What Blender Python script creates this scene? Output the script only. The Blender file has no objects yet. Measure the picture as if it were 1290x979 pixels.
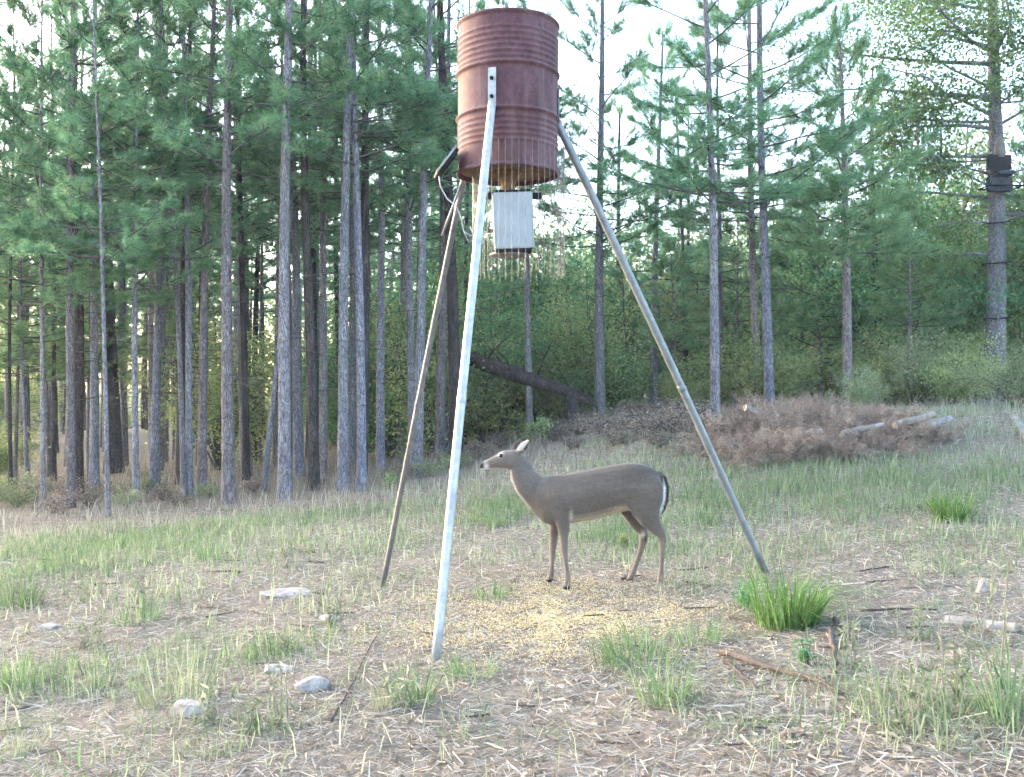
import bpy, math, random
import numpy as np
from mathutils import Vector, Matrix

sc = bpy.context.scene
C = sc.collection
R = math.radians
F = 1250.0            # focal length in photo pixels (photo is 1290 x 979)
CX, CY = 645.0, 489.5
CAMZ = 1.232

# ---------------------------------------------------------------- camera
cam_d = bpy.data.cameras.new('camera'); cam = bpy.data.objects.new('camera', cam_d); C.objects.link(cam)
cam.location = (0, 0, CAMZ); cam.rotation_euler = (R(90), 0, 0)
cam_d.sensor_width = 36.0; cam_d.lens = F / 1290.0 * 36.0
cam_d.clip_start = 0.05; cam_d.clip_end = 2000
sc.camera = cam
# ---------------------------------------------------------------- sky, sun, exposure
SUN_EL, SUN_AZ = R(18), R(-58)      # azimuth clockwise from +Y: low evening sun beyond the pine stand, to the left
w = bpy.data.worlds.new('World'); sc.world = w; w.use_nodes = True
nt = w.node_tree; nt.nodes.clear()
sky = nt.nodes.new('ShaderNodeTexSky'); sky.sky_type = 'NISHITA'; sky.sun_disc = False
sky.sun_elevation = SUN_EL; sky.sun_rotation = SUN_AZ
sky.air_density = 1.0; sky.dust_density = 2.6; sky.ozone_density = 1.0
bg = nt.nodes.new('ShaderNodeBackground'); bg.inputs[1].default_value = 0.15
wo = nt.nodes.new('ShaderNodeOutputWorld')
nt.links.new(sky.outputs[0], bg.inputs[0]); nt.links.new(bg.outputs[0], wo.inputs[0])
sd = bpy.data.lights.new('sun', 'SUN'); sd.energy = 0.5; sd.angle = R(90); sd.color = (1.0, 0.97, 0.94)
sun = bpy.data.objects.new('sun', sd); C.objects.link(sun)
sdir = Vector((math.sin(SUN_AZ) * math.cos(SUN_EL), math.cos(SUN_AZ) * math.cos(SUN_EL), math.sin(SUN_EL)))
sun.rotation_euler = sdir.to_track_quat('Z', 'Y').to_euler(); sun.location = (-15, 15, 20)
sc.view_settings.view_transform = 'Standard'; sc.view_settings.look = 'None'
sc.view_settings.exposure = 3.25; sc.view_settings.gamma = 1.0; sc.view_settings.use_curve_mapping = False
sc.cycles.max_bounces = 5; sc.cycles.diffuse_bounces = 3; sc.cycles.use_adaptive_sampling = True; sc.cycles.adaptive_threshold = 0.05; sc.cycles.adaptive_min_samples = 20; sc.cycles.volume_bounces = 0; sc.cycles.glossy_bounces = 2
sc.cycles.transmission_bounces = 3; sc.cycles.transparent_max_bounces = 4
sc.cycles.use_denoising = True

# ---------------------------------------------------------------- terrain function
def S(t):
    t = np.clip(t, 0, 1); return t * t * (3 - 2 * t)
def hz(x, y):
    x = np.asarray(x, float); y = np.asarray(y, float)
    xs = 8.5 * np.tanh(x / 8.5)
    z = 0.07 * xs - 0.04 * S((y - 4) / 3) + 0.55 * S((y - 7.5) / 6) * S((x + 1.5) / 4) - 0.15 * S((y - 8) / 6) * S((-x) / 4)
    z = z + 0.012 * np.sin(2.1 * x + 0.7 * y) * np.sin(1.7 * y - 0.6 * x) + 0.007 * np.sin(5.3 * x + 1.1) * np.sin(4.7 * y + 0.4 * x) \
        + 0.004 * np.sin(11 * x - 3 * y) * np.sin(9.5 * y + 2 * x)
    return z
def gpx(px, py):
    """photo pixel -> point on the ground (ray meets terrain)"""
    px = np.atleast_1d(np.asarray(px, float)); py = np.atleast_1d(np.asarray(py, float))
    px, py = np.broadcast_arrays(px, py)
    k = (py - CY) / F; m = (px - CX) / F
    lo = np.full(px.shape, 0.5); hi = np.full(px.shape, np.nan)
    d = np.full(px.shape, 1.0)
    for _ in range(420):
        under = (CAMZ - k * d) < hz(m * d, d)
        new = under & np.isnan(hi)
        hi[new] = d[new]
        lo = np.where(np.isnan(hi), d, lo)
        d = np.where(np.isnan(hi), d * 1.012, d)
    hi = np.where(np.isnan(hi), 60, hi)
    for _ in range(25):
        mid = (lo + hi) / 2; under = (CAMZ - k * mid) < hz(m * mid, mid)
        hi = np.where(under, mid, hi); lo = np.where(under, lo, mid)
    d = (lo + hi) / 2
    return np.stack([m * d, d, hz(m * d, d)], -1)
def G(px, py): return gpx(px, py)[0]
def at(px, py, d): return np.array([(px - CX) / F * d, d, CAMZ + (CY - py) / F * d])

# ---------------------------------------------------------------- mesh helpers
class MB:
    """collects geometry for ONE mesh object"""
    def __init__(s): s.v = []; s.f = []; s.n = 0; s.a = []; s.mi = []
    def add(s, v, f, a=0.5, mi=0):
        v = np.asarray(v, float).reshape(-1, 3)
        s.v.append(v); f = np.asarray(f) + s.n; s.f.append(f); s.n += len(v)
        s.a.append(np.broadcast_to(np.asarray(a, float), (len(v),)))
        s.mi.append(np.full(len(f), mi))
        return s
    def mesh(s, name, mats, smooth=True):
        me = bpy.data.meshes.new(name)
        V = np.concatenate(s.v); me.vertices.add(len(V)); me.vertices.foreach_set('co', V.ravel())
        tot = np.concatenate([np.full(len(f), f.shape[1]) for f in s.f]); idx = np.concatenate([f.ravel() for f in s.f])
        me.loops.add(len(idx)); me.loops.foreach_set('vertex_index', idx.astype(np.int32))
        me.polygons.add(len(tot)); st = np.concatenate([[0], np.cumsum(tot)[:-1]])
        me.polygons.foreach_set('loop_start', st.astype(np.int32)); me.polygons.foreach_set('loop_total', tot.astype(np.int32))
        me.polygons.foreach_set('use_smooth', np.full(len(tot), smooth))
        me.polygons.foreach_set('material_index', np.concatenate(s.mi).astype(np.int32))
        at_ = me.attributes.new('tone', 'FLOAT', 'POINT'); at_.data.foreach_set('value', np.concatenate(s.a).astype(np.float32))
        for m in (mats if isinstance(mats, (list, tuple)) else [mats]): me.materials.append(m)
        me.update(calc_edges=True); me.validate()
        return me
def link(name, me, parent=None, loc=None, rot=None, scale=None):
    o = bpy.data.objects.new(name, me); C.objects.link(o)
    if parent: o.parent = parent
    if loc is not None: o.location = loc
    if rot is not None: o.rotation_euler = rot
    if scale is not None: o.scale = (scale,) * 3 if np.isscalar(scale) else scale
    return o
def tag(o, label, cat, group=None, kind=None):
    o['label'] = label
    if cat: o['category'] = cat
    if group: o['group'] = group
    if kind: o['kind'] = kind
    return o
def nrm(v): v = np.asarray(v, float); return v / (np.linalg.norm(v, axis=-1, keepdims=True) + 1e-12)
def frame(d):
    d = nrm(d); up = np.where(np.abs(d[..., 2:3]) > 0.95, np.array([1., 0, 0]), np.array([0, 0, 1.]))
    a = nrm(np.cross(up, d)); b = np.cross(d, a); return a, b
def tube(pts, rad, n=8, cap=True, rnd=None, squash=1.0):
    pts = np.asarray(pts, float); k = len(pts); rad = np.broadcast_to(np.asarray(rad, float), (k,))
    d = np.gradient(pts, axis=0); d = nrm(d)
    a0, _ = frame(nrm(pts[-1] - pts[0])); V = []
    a = a0
    for i in range(k):
        a = nrm(a - d[i] * np.dot(a, d[i])); b = np.cross(d[i], a)
        th = np.arange(n) / n * 2 * np.pi; r = np.full(n, rad[i])
        if rnd is not None: r = r * (1 + rnd[i])
        V.append(pts[i] + np.outer(np.cos(th) * r, a) + np.outer(np.sin(th) * r * squash, b))
    V = np.concatenate(V)
    i, j = np.meshgrid(np.arange(k - 1), np.arange(n), indexing='ij'); j2 = (j + 1) % n
    q = np.stack([i * n + j, i * n + j2, (i + 1) * n + j2, (i + 1) * n + j], -1).reshape(-1, 4)
    if cap:
        V = np.concatenate([V, pts[:1], pts[-1:]]); c0, c1 = k * n, k * n + 1; jj = np.arange(n)
        t0 = np.stack([np.full(n, c0), (jj + 1) % n, jj, jj], -1)
        t1 = np.stack([np.full(n, c1), (k - 1) * n + jj, (k - 1) * n + (jj + 1) % n, (k - 1) * n + (jj + 1) % n], -1)
        return V, q, t0[:, :3], t1[:, :3]
    return V, q
def add_tube(mb, pts, rad, n=8, cap=True, a=0.5, mi=0, cap_mi=None, rnd=None, squash=1.0):
    r = tube(pts, rad, n, cap, rnd, squash)
    base = mb.n; mb.add(r[0], r[1], a, mi)
    if cap:
        cm = mi if cap_mi is None else cap_mi
        for t in r[2:]: mb.f.append(t + base); mb.mi.append(np.full(len(t), cm))
def add_box(mb, c, s, rot=None, a=0.5, mi=0, bev=0.0):
    c = np.asarray(c, float); h = np.asarray(s, float) / 2
    if bev <= 0:
        v = np.array([[x, y, z] for x in (-1, 1) for y in (-1, 1) for z in (-1, 1)]) * h
        f = [[0, 1, 3, 2], [4, 6, 7, 5], [0, 4, 5, 1], [2, 3, 7, 6], [0, 2, 6, 4], [1, 5, 7, 3]]
        if rot is not None: v = v @ np.array(rot).T
        mb.add(v + c, f, a, mi); return
    import bmesh
    bm = bmesh.new(); bmesh.ops.create_cube(bm, size=1)
    for v in bm.verts: v.co = Vector((v.co.x * s[0], v.co.y * s[1], v.co.z * s[2]))
    bmesh.ops.bevel(bm, geom=bm.edges[:], offset=bev, segments=2, affect='EDGES')
    bm.verts.ensure_lookup_table(); v = np.array([q.co[:] for q in bm.verts])
    bmesh.ops.triangulate(bm, faces=bm.faces[:]); f = np.array([[q.index for q in p.verts] for p in bm.faces]); bm.free()
    if rot is not None: v = v @ np.array(rot).T
    mb.add(v + c, f, a, mi)
def add_lathe(mb, prof, n=48, c=(0, 0, 0), a=0.5, mi=0):
    prof = np.asarray(prof, float); th = np.arange(n) / n * 2 * np.pi
    V = np.stack([np.outer(prof[:, 0], np.cos(th)), np.outer(prof[:, 0], np.sin(th)), np.repeat(prof[:, 1:2], n, 1)], -1).reshape(-1, 3) + np.asarray(c)
    k = len(prof); i, j = np.meshgrid(np.arange(k - 1), np.arange(n), indexing='ij'); j2 = (j + 1) % n
    mb.add(V, np.stack([i * n + j, i * n + j2, (i + 1) * n + j2, (i + 1) * n + j], -1).reshape(-1, 4), a, mi)

# ---------------------------------------------------------------- materials
def mat(name, build):
    m = bpy.data.materials.new(name); m.use_nodes = True; t = m.node_tree
    p = t.nodes['Principled BSDF']; build(t, p); return m
def nd(t, typ, **kw):
    n = t.nodes.new(typ)
    for k, v in kw.items():
        if hasattr(n, k): setattr(n, k, v)
        else: n.inputs[k.replace('_', ' ')].default_value = v
    return n
def ramp(t, src, stops):
    r = t.nodes.new('ShaderNodeValToRGB'); e = r.color_ramp.elements
    while len(e) < len(stops): e.new(0.5)
    for q, (pos, col) in zip(e, stops): q.position = pos; q.color = (*col, 1)
    t.links.new(src, r.inputs[0]); return r.outputs[0]
def mix(t, a, b, f, mode='MIX'):
    m = t.nodes.new('ShaderNodeMix'); m.data_type = 'RGBA'; m.blend_type = mode
    for s, i in ((f, 0), (a, 6), (b, 7)):
        if hasattr(s, 'is_linked') or hasattr(s, 'node'): t.links.new(s, m.inputs[i])
        else: m.inputs[i].default_value = s if i == 0 else (*s, 1)
    return m.outputs[2]
def coords(t, scale=(1, 1, 1), which='Object'):
    tc = t.nodes.new('ShaderNodeTexCoord'); mp = t.nodes.new('ShaderNodeMapping'); mp.inputs['Scale'].default_value = scale
    t.links.new(tc.outputs[which], mp.inputs[0]); return mp.outputs[0]
def noise(t, vec, scale, detail=4, rough=0.6):
    n = t.nodes.new('ShaderNodeTexNoise'); n.inputs['Scale'].default_value = scale; n.inputs['Detail'].default_value = detail
    n.inputs['Roughness'].default_value = rough
    t.links.new(vec, n.inputs['Vector']); return n.outputs[0]
def bump(t, p, h, strength=0.5, dist=0.01):
    b = t.nodes.new('ShaderNodeBump'); b.inputs['Strength'].default_value = strength; b.inputs['Distance'].default_value = dist
    t.links.new(h, b.inputs['Height']); t.links.new(b.outputs[0], p.inputs['Normal'])

def leafmat(name, lo, mid, hi, trans=0.35, hue_obj=0.12):
    m = bpy.data.materials.new(name); m.use_nodes = True; t = m.node_tree; t.nodes.clear()
    at_ = t.nodes.new('ShaderNodeAttribute'); at_.attribute_name = 'tone'
    col = ramp(t, at_.outputs['Fac'], [(0.0, lo), (0.5, mid), (1.0, hi)])
    oi = t.nodes.new('ShaderNodeObjectInfo')
    mr = t.nodes.new('ShaderNodeMapRange'); mr.inputs[3].default_value = 1 - hue_obj * 1.6; mr.inputs[4].default_value = 1 + hue_obj * 1.6
    t.links.new(oi.outputs['Random'], mr.inputs[0])
    hs = t.nodes.new('ShaderNodeHueSaturation'); t.links.new(col, hs.inputs['Color']); t.links.new(mr.outputs[0], hs.inputs['Value'])
    d = t.nodes.new('ShaderNodeBsdfDiffuse'); tr = t.nodes.new('ShaderNodeBsdfTranslucent'); mx = t.nodes.new('ShaderNodeMixShader')
    o = t.nodes.new('ShaderNodeOutputMaterial'); mx.inputs[0].default_value = trans
    t.links.new(hs.outputs[0], d.inputs[0]); t.links.new(hs.outputs[0], tr.inputs[0])
    t.links.new(d.outputs[0], mx.inputs[1]); t.links.new(tr.outputs[0], mx.inputs[2]); t.links.new(mx.outputs[0], o.inputs[0])
    return m

M = {}
def b_ground(t, p):
    v = coords(t, which='Object')
    n1 = noise(t, v, 0.9, 6, 0.65); n2 = noise(t, v, 14, 6, 0.75); n3 = noise(t, v, 70, 4, 0.8)
    c1 = ramp(t, n1, [(0.3, (0.165, 0.15, 0.112)), (0.5, (0.215, 0.19, 0.152)), (0.7, (0.26, 0.20, 0.172))])
    c2 = ramp(t, n2, [(0.3, (0.075, 0.06, 0.05)), (0.5, (0.22, 0.195, 0.16)), (0.75, (0.33, 0.305, 0.26))])
    c = mix(t, c1, c2, 0.55)
    c3 = ramp(t, n3, [(0.35, (0.35, 0.33, 0.32)), (0.6, (1.15, 1.12, 1.1))])
    c = mix(t, c, c3, 0.6, 'MULTIPLY')
    t.links.new(c, p.inputs['Base Color']); p.inputs['Roughness'].default_value = 0.95; p.inputs['Specular IOR Level'].default_value = 0.1
    bump(t, p, n2, 0.8, 0.03)
M['ground'] = mat('ground', b_ground)
def b_bark(base_lo, base_hi, zs=0.22, sc_=36):
    def b(t, p):
        v = coords(t, (1, 1, zs)); n0 = noise(t, v, 9, 5, 0.7)
        vo = t.nodes.new('ShaderNodeTexVoronoi'); vo.feature = 'DISTANCE_TO_EDGE'; vo.inputs['Scale'].default_value = sc_
        vm = t.nodes.new('ShaderNodeVectorMath'); vm.operation = 'ADD'
        nv = t.nodes.new('ShaderNodeTexNoise'); nv.inputs['Scale'].default_value = 20; t.links.new(v, nv.inputs['Vector'])
        sc1 = t.nodes.new('ShaderNodeVectorMath'); sc1.operation = 'SCALE'; sc1.inputs['Scale'].default_value = 0.11
        t.links.new(nv.outputs['Color'], sc1.inputs[0]); t.links.new(v, vm.inputs[0]); t.links.new(sc1.outputs[0], vm.inputs[1])
        t.links.new(vm.outputs[0], vo.inputs['Vector'])
        plate = ramp(t, vo.outputs['Distance'], [(0.0, (0, 0, 0)), (0.13, (0.7,) * 3), (0.3, (1,) * 3)])
        c = ramp(t, n0, [(0.3, base_lo), (0.5, tuple((a + b_) / 2 for a, b_ in zip(base_lo, base_hi))), (0.68, base_hi)])
        lich = noise(t, coords(t, (1, 1, 0.6)), 4.0, 4, 0.7)
        c = mix(t, c, ramp(t, lich, [(0.5, (1, 1, 1)), (0.72, (1.35, 1.4, 1.35))]), 1.0, 'MULTIPLY')
        c = mix(t, tuple(q * .45 for q in base_lo), c, plate)
        oi = t.nodes.new('ShaderNodeObjectInfo'); mr = t.nodes.new('ShaderNodeMapRange'); mr.inputs[3].default_value = 0.72; mr.inputs[4].default_value = 1.15
        t.links.new(oi.outputs['Random'], mr.inputs[0]); hs = t.nodes.new('ShaderNodeHueSaturation')
        t.links.new(c, hs.inputs['Color']); t.links.new(mr.outputs[0], hs.inputs['Value'])
        fr = t.nodes.new('ShaderNodeMath'); fr.operation = 'MULTIPLY'; fr.inputs[1].default_value = 7.31; t.links.new(oi.outputs['Random'], fr.inputs[0]); fm = t.nodes.new('ShaderNodeMath'); fm.operation = 'FRACT'; t.links.new(fr.outputs[0], fm.inputs[0])
        cc = mix(t, hs.outputs[0], ramp(t, fm.outputs[0], [(0.0, (1.05, .93, .86)), (0.45, (1, 1, 1)), (1.0, (.93, .97, 1.06))]), 1.0, 'MULTIPLY')
        t.links.new(cc, p.inputs['Base Color']); p.inputs['Roughness'].default_value = 0.9; p.inputs['Specular IOR Level'].default_value = 0.15
        bump(t, p, plate, 0.7, 0.012)
    return b
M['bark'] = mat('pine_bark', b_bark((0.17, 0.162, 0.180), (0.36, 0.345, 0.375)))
M['bark_dark_shade'] = mat('dark_and_shaded_bark', b_bark((0.045, 0.042, 0.045), (0.12, 0.112, 0.118)))  # dark dead wood, also pine bark with the woods' shade painted in
M['bark_grey'] = mat('grey_hardwood_bark', b_bark((0.22, 0.20, 0.20), (0.42, 0.40, 0.40), 0.5, 26))
def b_simple(lo, hi, scale=12, rough=0.85, zs=1.0, bmp=0.4, spec=0.2, metal=0.0, dist=0.006):
    def b(t, p):
        v = coords(t, (1, 1, zs)); n = noise(t, v, scale, 5, 0.7)
        t.links.new(ramp(t, n, [(0.3, lo), (0.7, hi)]), p.inputs['Base Color'])
        p.inputs['Roughness'].default_value = rough; p.inputs['Specular IOR Level'].default_value = spec; p.inputs['Metallic'].default_value = metal
        if bmp: bump(t, p, n, bmp, dist)
    return b
M['twig'] = mat('twig', b_simple((0.05, 0.045, 0.045), (0.12, 0.108, 0.105), 15))
M['needle'] = leafmat('pine_needles', (0.093, 0.201, 0.110), (0.169, 0.324, 0.181), (0.292, 0.422, 0.198), 0.5)
M['needle_young'] = leafmat('young_pine_needles', (0.11, 0.21, 0.11), (0.19, 0.32, 0.16), (0.31, 0.42, 0.21), 0.5)
M['leaf_green'] = leafmat('green_leaves', (0.070, 0.177, 0.090), (0.133, 0.286, 0.135), (0.233, 0.377, 0.158), 0.45)
M['leaf_yellow'] = leafmat('yellow_green_leaves', (0.149, 0.230, 0.103), (0.287, 0.356, 0.161), (0.483, 0.471, 0.218), 0.5)
M['leaf_olive'] = leafmat('olive_leaves', (0.127, 0.172, 0.103), (0.241, 0.299, 0.167), (0.402, 0.402, 0.241), 0.45)
M['leaf_oak'] = leafmat('oak_leaves', (0.059, 0.122, 0.050), (0.118, 0.204, 0.079), (0.210, 0.277, 0.108), 0.45)
M['leaf_pale'] = leafmat('pale_leaves', (0.12, 0.19, 0.09), (0.24, 0.33, 0.16), (0.45, 0.48, 0.25), 0.4)
M['leaf_dead'] = leafmat('dead_leaves', (0.104, 0.085, 0.071), (0.228, 0.190, 0.157), (0.399, 0.342, 0.285), 0.35)
M['dead_needle'] = leafmat('dead_needles', (0.164, 0.112, 0.091), (0.312, 0.238, 0.194), (0.460, 0.387, 0.311), 0.35)
M['straw'] = leafmat('straw', (0.130, 0.107, 0.087), (0.306, 0.269, 0.220), (0.475, 0.437, 0.372), 0.25)
M['grass'] = leafmat('grass_blades', (0.085, 0.151, 0.067), (0.162, 0.250, 0.120), (0.298, 0.348, 0.205), 0.45)
M['grass_pale'] = leafmat('pale_grass_blades', (0.128, 0.168, 0.095), (0.230, 0.273, 0.170), (0.370, 0.378, 0.278), 0.45)
M['grass_lush'] = leafmat('lush_grass_blades', (0.063, 0.133, 0.038), (0.126, 0.231, 0.066), (0.259, 0.336, 0.133), 0.4)
M['corn'] = leafmat('corn', (0.430, 0.309, 0.139), (0.568, 0.438, 0.229), (0.671, 0.576, 0.368), 0.1)
M['rock'] = mat('pale_rock', b_simple((0.200, 0.168, 0.148), (0.448, 0.408, 0.376), 16, 0.9, 1, 0.9, .2, 0, .02))
M['log'] = mat('log_bark', b_simple((0.102, 0.085, 0.072), (0.340, 0.293, 0.255), 10, 0.9, 1, 0.8))
M['log_grey'] = mat('weathered_log', b_simple((0.119, 0.105, 0.101), (0.348, 0.321, 0.307), 12, 0.9, 1, 0.7))
M['cut'] = mat('cut_wood', b_simple((0.30, 0.24, 0.18), (0.48, 0.39, 0.30), 20, 0.8))
M['stick'] = mat('fallen_stick', b_simple((0.043, 0.033, 0.030), (0.124, 0.096, 0.084), 14, 0.9))
def b_rust(t, p):
    v = coords(t, (1, 1, 0.45)); n1 = noise(t, v, 5, 6, 0.7); n2 = noise(t, coords(t, (1, 1, 1)), 40, 5, 0.75)
    st = noise(t, coords(t, (6, 6, 0.5)), 3, 4, 0.6)
    c = ramp(t, n1, [(0.28, (0.052, 0.023, 0.028)), (0.5, (0.088, 0.039, 0.048)), (0.72, (0.135, 0.073, 0.085))])
    c = mix(t, c, ramp(t, n2, [(0.3, (0.45, 0.4, 0.4)), (0.62, (1.25, 1.2, 1.2))]), 0.7, 'MULTIPLY')
    c = mix(t, c, (0.15, 0.105, 0.10), ramp(t, st, [(0.52, (0,) * 3), (0.75, (0.75,) * 3)]))
    big = noise(t, coords(t, (1, 1, .8)), 3.2, 5, .65); c = mix(t, c, (0.12, 0.052, 0.042), ramp(t, big, [(0.5, (0,) * 3), (0.68, (0.7,) * 3)]))
    c = mix(t, c, (0.035, 0.02, 0.02), ramp(t, noise(t, coords(t, (9, 9, .35)), 2.2, 4, .6), [(0.58, (0,) * 3), (0.72, (0.6,) * 3)]))
    t.links.new(c, p.inputs['Base Color']); p.inputs['Roughness'].default_value = 0.72; p.inputs['Specular IOR Level'].default_value = 0.3
    bump(t, p, n2, 0.35, 0.004)
M['rust'] = mat('rusty_drum', b_rust)
M['rust_base'] = mat('rusty_drum_bottom', b_simple((0.09, 0.05, 0.03), (0.26, 0.17, 0.10), 8, 0.85))
def b_galv(lo, hi):
    def b(t, p):
        v = coords(t); n = noise(t, v, 22, 4, 0.6); n2 = noise(t, coords(t, (1, 1, 0.3)), 6, 5, 0.7)
        c = mix(t, ramp(t, n, [(0.3, lo), (0.7, hi)]), ramp(t, n2, [(0.3, (0.7,) * 3), (0.6, (1.05,) * 3)]), 0.8, 'MULTIPLY')
        t.links.new(c, p.inputs['Base Color']); p.inputs['Metallic'].default_value = 0.35; p.inputs['Roughness'].default_value = 0.48
    return b
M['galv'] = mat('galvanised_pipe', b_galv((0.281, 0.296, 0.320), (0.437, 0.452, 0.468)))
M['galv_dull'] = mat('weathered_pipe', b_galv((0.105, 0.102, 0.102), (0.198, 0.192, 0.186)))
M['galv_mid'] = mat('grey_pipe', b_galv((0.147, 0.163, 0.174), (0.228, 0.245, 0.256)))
M['box'] = mat('box_paint', b_simple((0.236, 0.267, 0.290), (0.306, 0.340, 0.361), 7, 0.5, 1, 0.08, 0.4))
M['dark'] = mat('dark_plastic', b_simple((0.008, 0.008, 0.01), (0.02, 0.02, 0.024), 20, 0.7, 1, 0.1, 0.15))
M['wire'] = mat('cage_wire', b_simple((0.10, 0.095, 0.09), (0.19, 0.185, 0.18), 30, 0.5, 1, 0, 0.4, 0.5))
M['cable'] = mat('cable', b_simple((0.294, 0.294, 0.308), (0.385, 0.385, 0.399), 10, 0.5, 1, 0))
def b_panel(t, p):
    v = coords(t, (1, 1, 1)); br = t.nodes.new('ShaderNodeTexBrick'); br.offset = 0; br.inputs['Scale'].default_value = 30
    br.inputs['Color1'].default_value = (0.01, 0.014, 0.03, 1); br.inputs['Color2'].default_value = (0.012, 0.016, 0.035, 1); br.inputs['Mortar'].default_value = (0.3, 0.3, 0.32, 1)
    br.inputs['Mortar Size'].default_value = 0.01; t.links.new(v, br.inputs['Vector']); t.links.new(br.outputs[0], p.inputs['Base Color']); p.inputs['Roughness'].default_value = 0.15
M['solar'] = mat('solar_cells', b_panel)
M['camo'] = mat('camo_fabric', b_simple((0.012, 0.015, 0.02), (0.10, 0.11, 0.14), 18, 0.9, 1, 0.3))
M['tan_fabric'] = mat('tan_fabric', b_simple((0.13, 0.115, 0.10), (0.22, 0.20, 0.18), 10, 0.9, 1, 0.3))
M['orange'] = mat('orange_strap', b_simple((0.5, 0.12, 0.08), (0.6, 0.2, 0.12), 10, 0.8, 1, 0))

# ================================================================ THE SETTING
def build_ground():
    u = np.linspace(-1, 1, 330); x = np.sinh(u * 5.6) / np.sinh(5.6) * 400 
    vv = np.linspace(-0.55, 1, 400); y = np.sinh(vv * 5.4) / np.sinh(5.4) * 500 + 4.5
    X, Y = np.meshgrid(x, y, indexing='ij'); Z = hz(X, Y)
    a, b = X.shape; i, j = np.meshgrid(np.arange(a - 1), np.arange(b - 1), indexing='ij')
    mb = MB(); mb.add(np.stack([X, Y, Z], -1).reshape(-1, 3), np.stack([i * b + j, (i + 1) * b + j, (i + 1) * b + j + 1, i * b + j + 1], -1).reshape(-1, 4))
    o = link('ground', mb.mesh('ground', M['ground'])); o['kind'] = 'structure'; o['label'] = 'straw coloured clearing floor of dry litter and pinkish soil'
build_ground()

rs = np.random.default_rng(11)
def nfield(x, y, s=1.0, k=0):
    """cheap smooth noise in 0..1"""
    return 0.5 + 0.25 * (np.sin(1.3 * s * x + 2.1 * k + 0.8 * np.sin(0.9 * s * y + k)) + np.sin(1.1 * s * y + 1.7 * k + 0.9 * np.sin(1.2 * s * x - k)))

# ---- blades (grass and straw) as triangles strips
def blades(P, ht, wd, lean, rng, tone, tip=True, az=None):
    """P (n,3); curved two-segment tapered blades -> verts, faces(tri), tone"""
    n = len(P); az = rng.uniform(0, 2 * np.pi, n) if az is None else az
    d = np.stack([np.cos(az), np.sin(az), np.zeros(n)], -1); sd_ = np.stack([-np.sin(az + rng.normal(0, .6, n)), np.cos(az + rng.normal(0, .6, n)), np.zeros(n)], -1)
    up = np.array([0, 0, 1.0]); ht = np.broadcast_to(ht, (n,))[:, None]; wd = np.broadcast_to(wd, (n,))[:, None]; lean = np.broadcast_to(lean, (n,))[:, None]
    m1 = P + up * ht * 0.55 + d * lean * ht * 0.28
    tp = P + up * ht * (1 - 0.35 * lean * lean) + d * lean * ht * 1.0
    V = np.stack([P - sd_ * wd / 2, P + sd_ * wd / 2, m1 - sd_ * wd * .38, m1 + sd_ * wd * .38, tp], 1).reshape(-1, 3)
    o = np.arange(n)[:, None] * 5
    Fc = np.concatenate([o + [0, 1, 3], o + [0, 3, 2], o + [2, 3, 4]])
    return V, Fc, np.repeat(tone, 5)

# ground straw: flat-lying bits
def build_straw():
    n = 130000; rng = np.random.default_rng(5)
    # depth distribution proportional to seen area, thick near
    y = 2.6 + (rng.random(n) ** 1.25) * 11.5; x = rng.uniform(-1, 1, n) * (y * 0.56 + 0.6)
    z = hz(x, y); L = rng.uniform(0.02, 0.085, n) * (1 + .8 * (rng.random(n) < .05)); w_ = rng.uniform(0.002, 0.0055, n) * (0.8 + y / 14)
    az = rng.uniform(0, np.pi * 2, n); el = rng.normal(0, 0.16, n)
    d = np.stack([np.cos(az) * np.cos(el), np.sin(az) * np.cos(el), np.sin(el)], -1); s = np.stack([-np.sin(az), np.cos(az), rng.normal(0, .5, n)], -1)
    P = np.stack([x, y, z + 0.006 + np.abs(np.sin(el)) * L / 2], -1); h = (L / 2)[:, None]; ww = (w_ / 2)[:, None]
    V = np.stack([P - d * h - s * ww, P - d * h + s * ww, P + d * h + s * ww * .6, P + d * h - s * ww * .6], 1).reshape(-1, 3)
    tone = np.clip(rng.normal(0.5, 0.27, n) + .15 * (nfield(x, y, 1.5) - .5), 0, 1)
    mb = MB(); mb.add(V, np.arange(n * 4).reshape(-1, 4), np.repeat(tone, 4))
    o = link('straw_litter', mb.mesh('straw_litter', M['straw'], False)); tag(o, 'dry straw and grass litter strewn over the clearing floor', None, kind='stuff')
    # dead leaves lying about, dark brown
    n = 9000; y = 2.6 + (rng.random(n) ** 1.1) * 13; x = rng.uniform(-1, 1, n) * (y * 0.56 + 0.6)
    keep = nfield(x, y, 1.2, 3) + rng.normal(0, .2, n) > .45; x, y = x[keep], y[keep]; n = len(x)
    V, Fc = leaf_quads(np.stack([x, y, hz(x, y) + 0.014], -1), rng.uniform(.012, .026, n), rng, flat=0.35)
    mb = MB(); mb.add(V, Fc, np.repeat(.25 + .75 * rng.random(n), 4))
    o = link('leaf_litter', mb.mesh('leaf_litter', M['leaf_dead'], False)); tag(o, 'small dead brown leaves scattered on the clearing floor', None, kind='stuff')

def leaf_quads(P, size, rng, flat=None, aspect=0.55):
    n = len(P); nrm_ = rng.normal(0, 1, (n, 3))
    if flat is not None: nrm_ = nrm_ * flat + np.array([0, 0, 1.0])
    nrm_ = nrm(nrm_); t = nrm(np.cross(nrm_, rng.normal(0, 1, (n, 3)))); b = np.cross(nrm_, t)
    size = np.broadcast_to(size, (n,))[:, None]
    V = np.stack([P - t * size, P + b * size * aspect + nrm_ * size * .15, P + t * size, P - b * size * aspect + nrm_ * size * .15], 1).reshape(-1, 3)
    return V, np.arange(n * 4).reshape(-1, 4)
build_straw()

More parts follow.
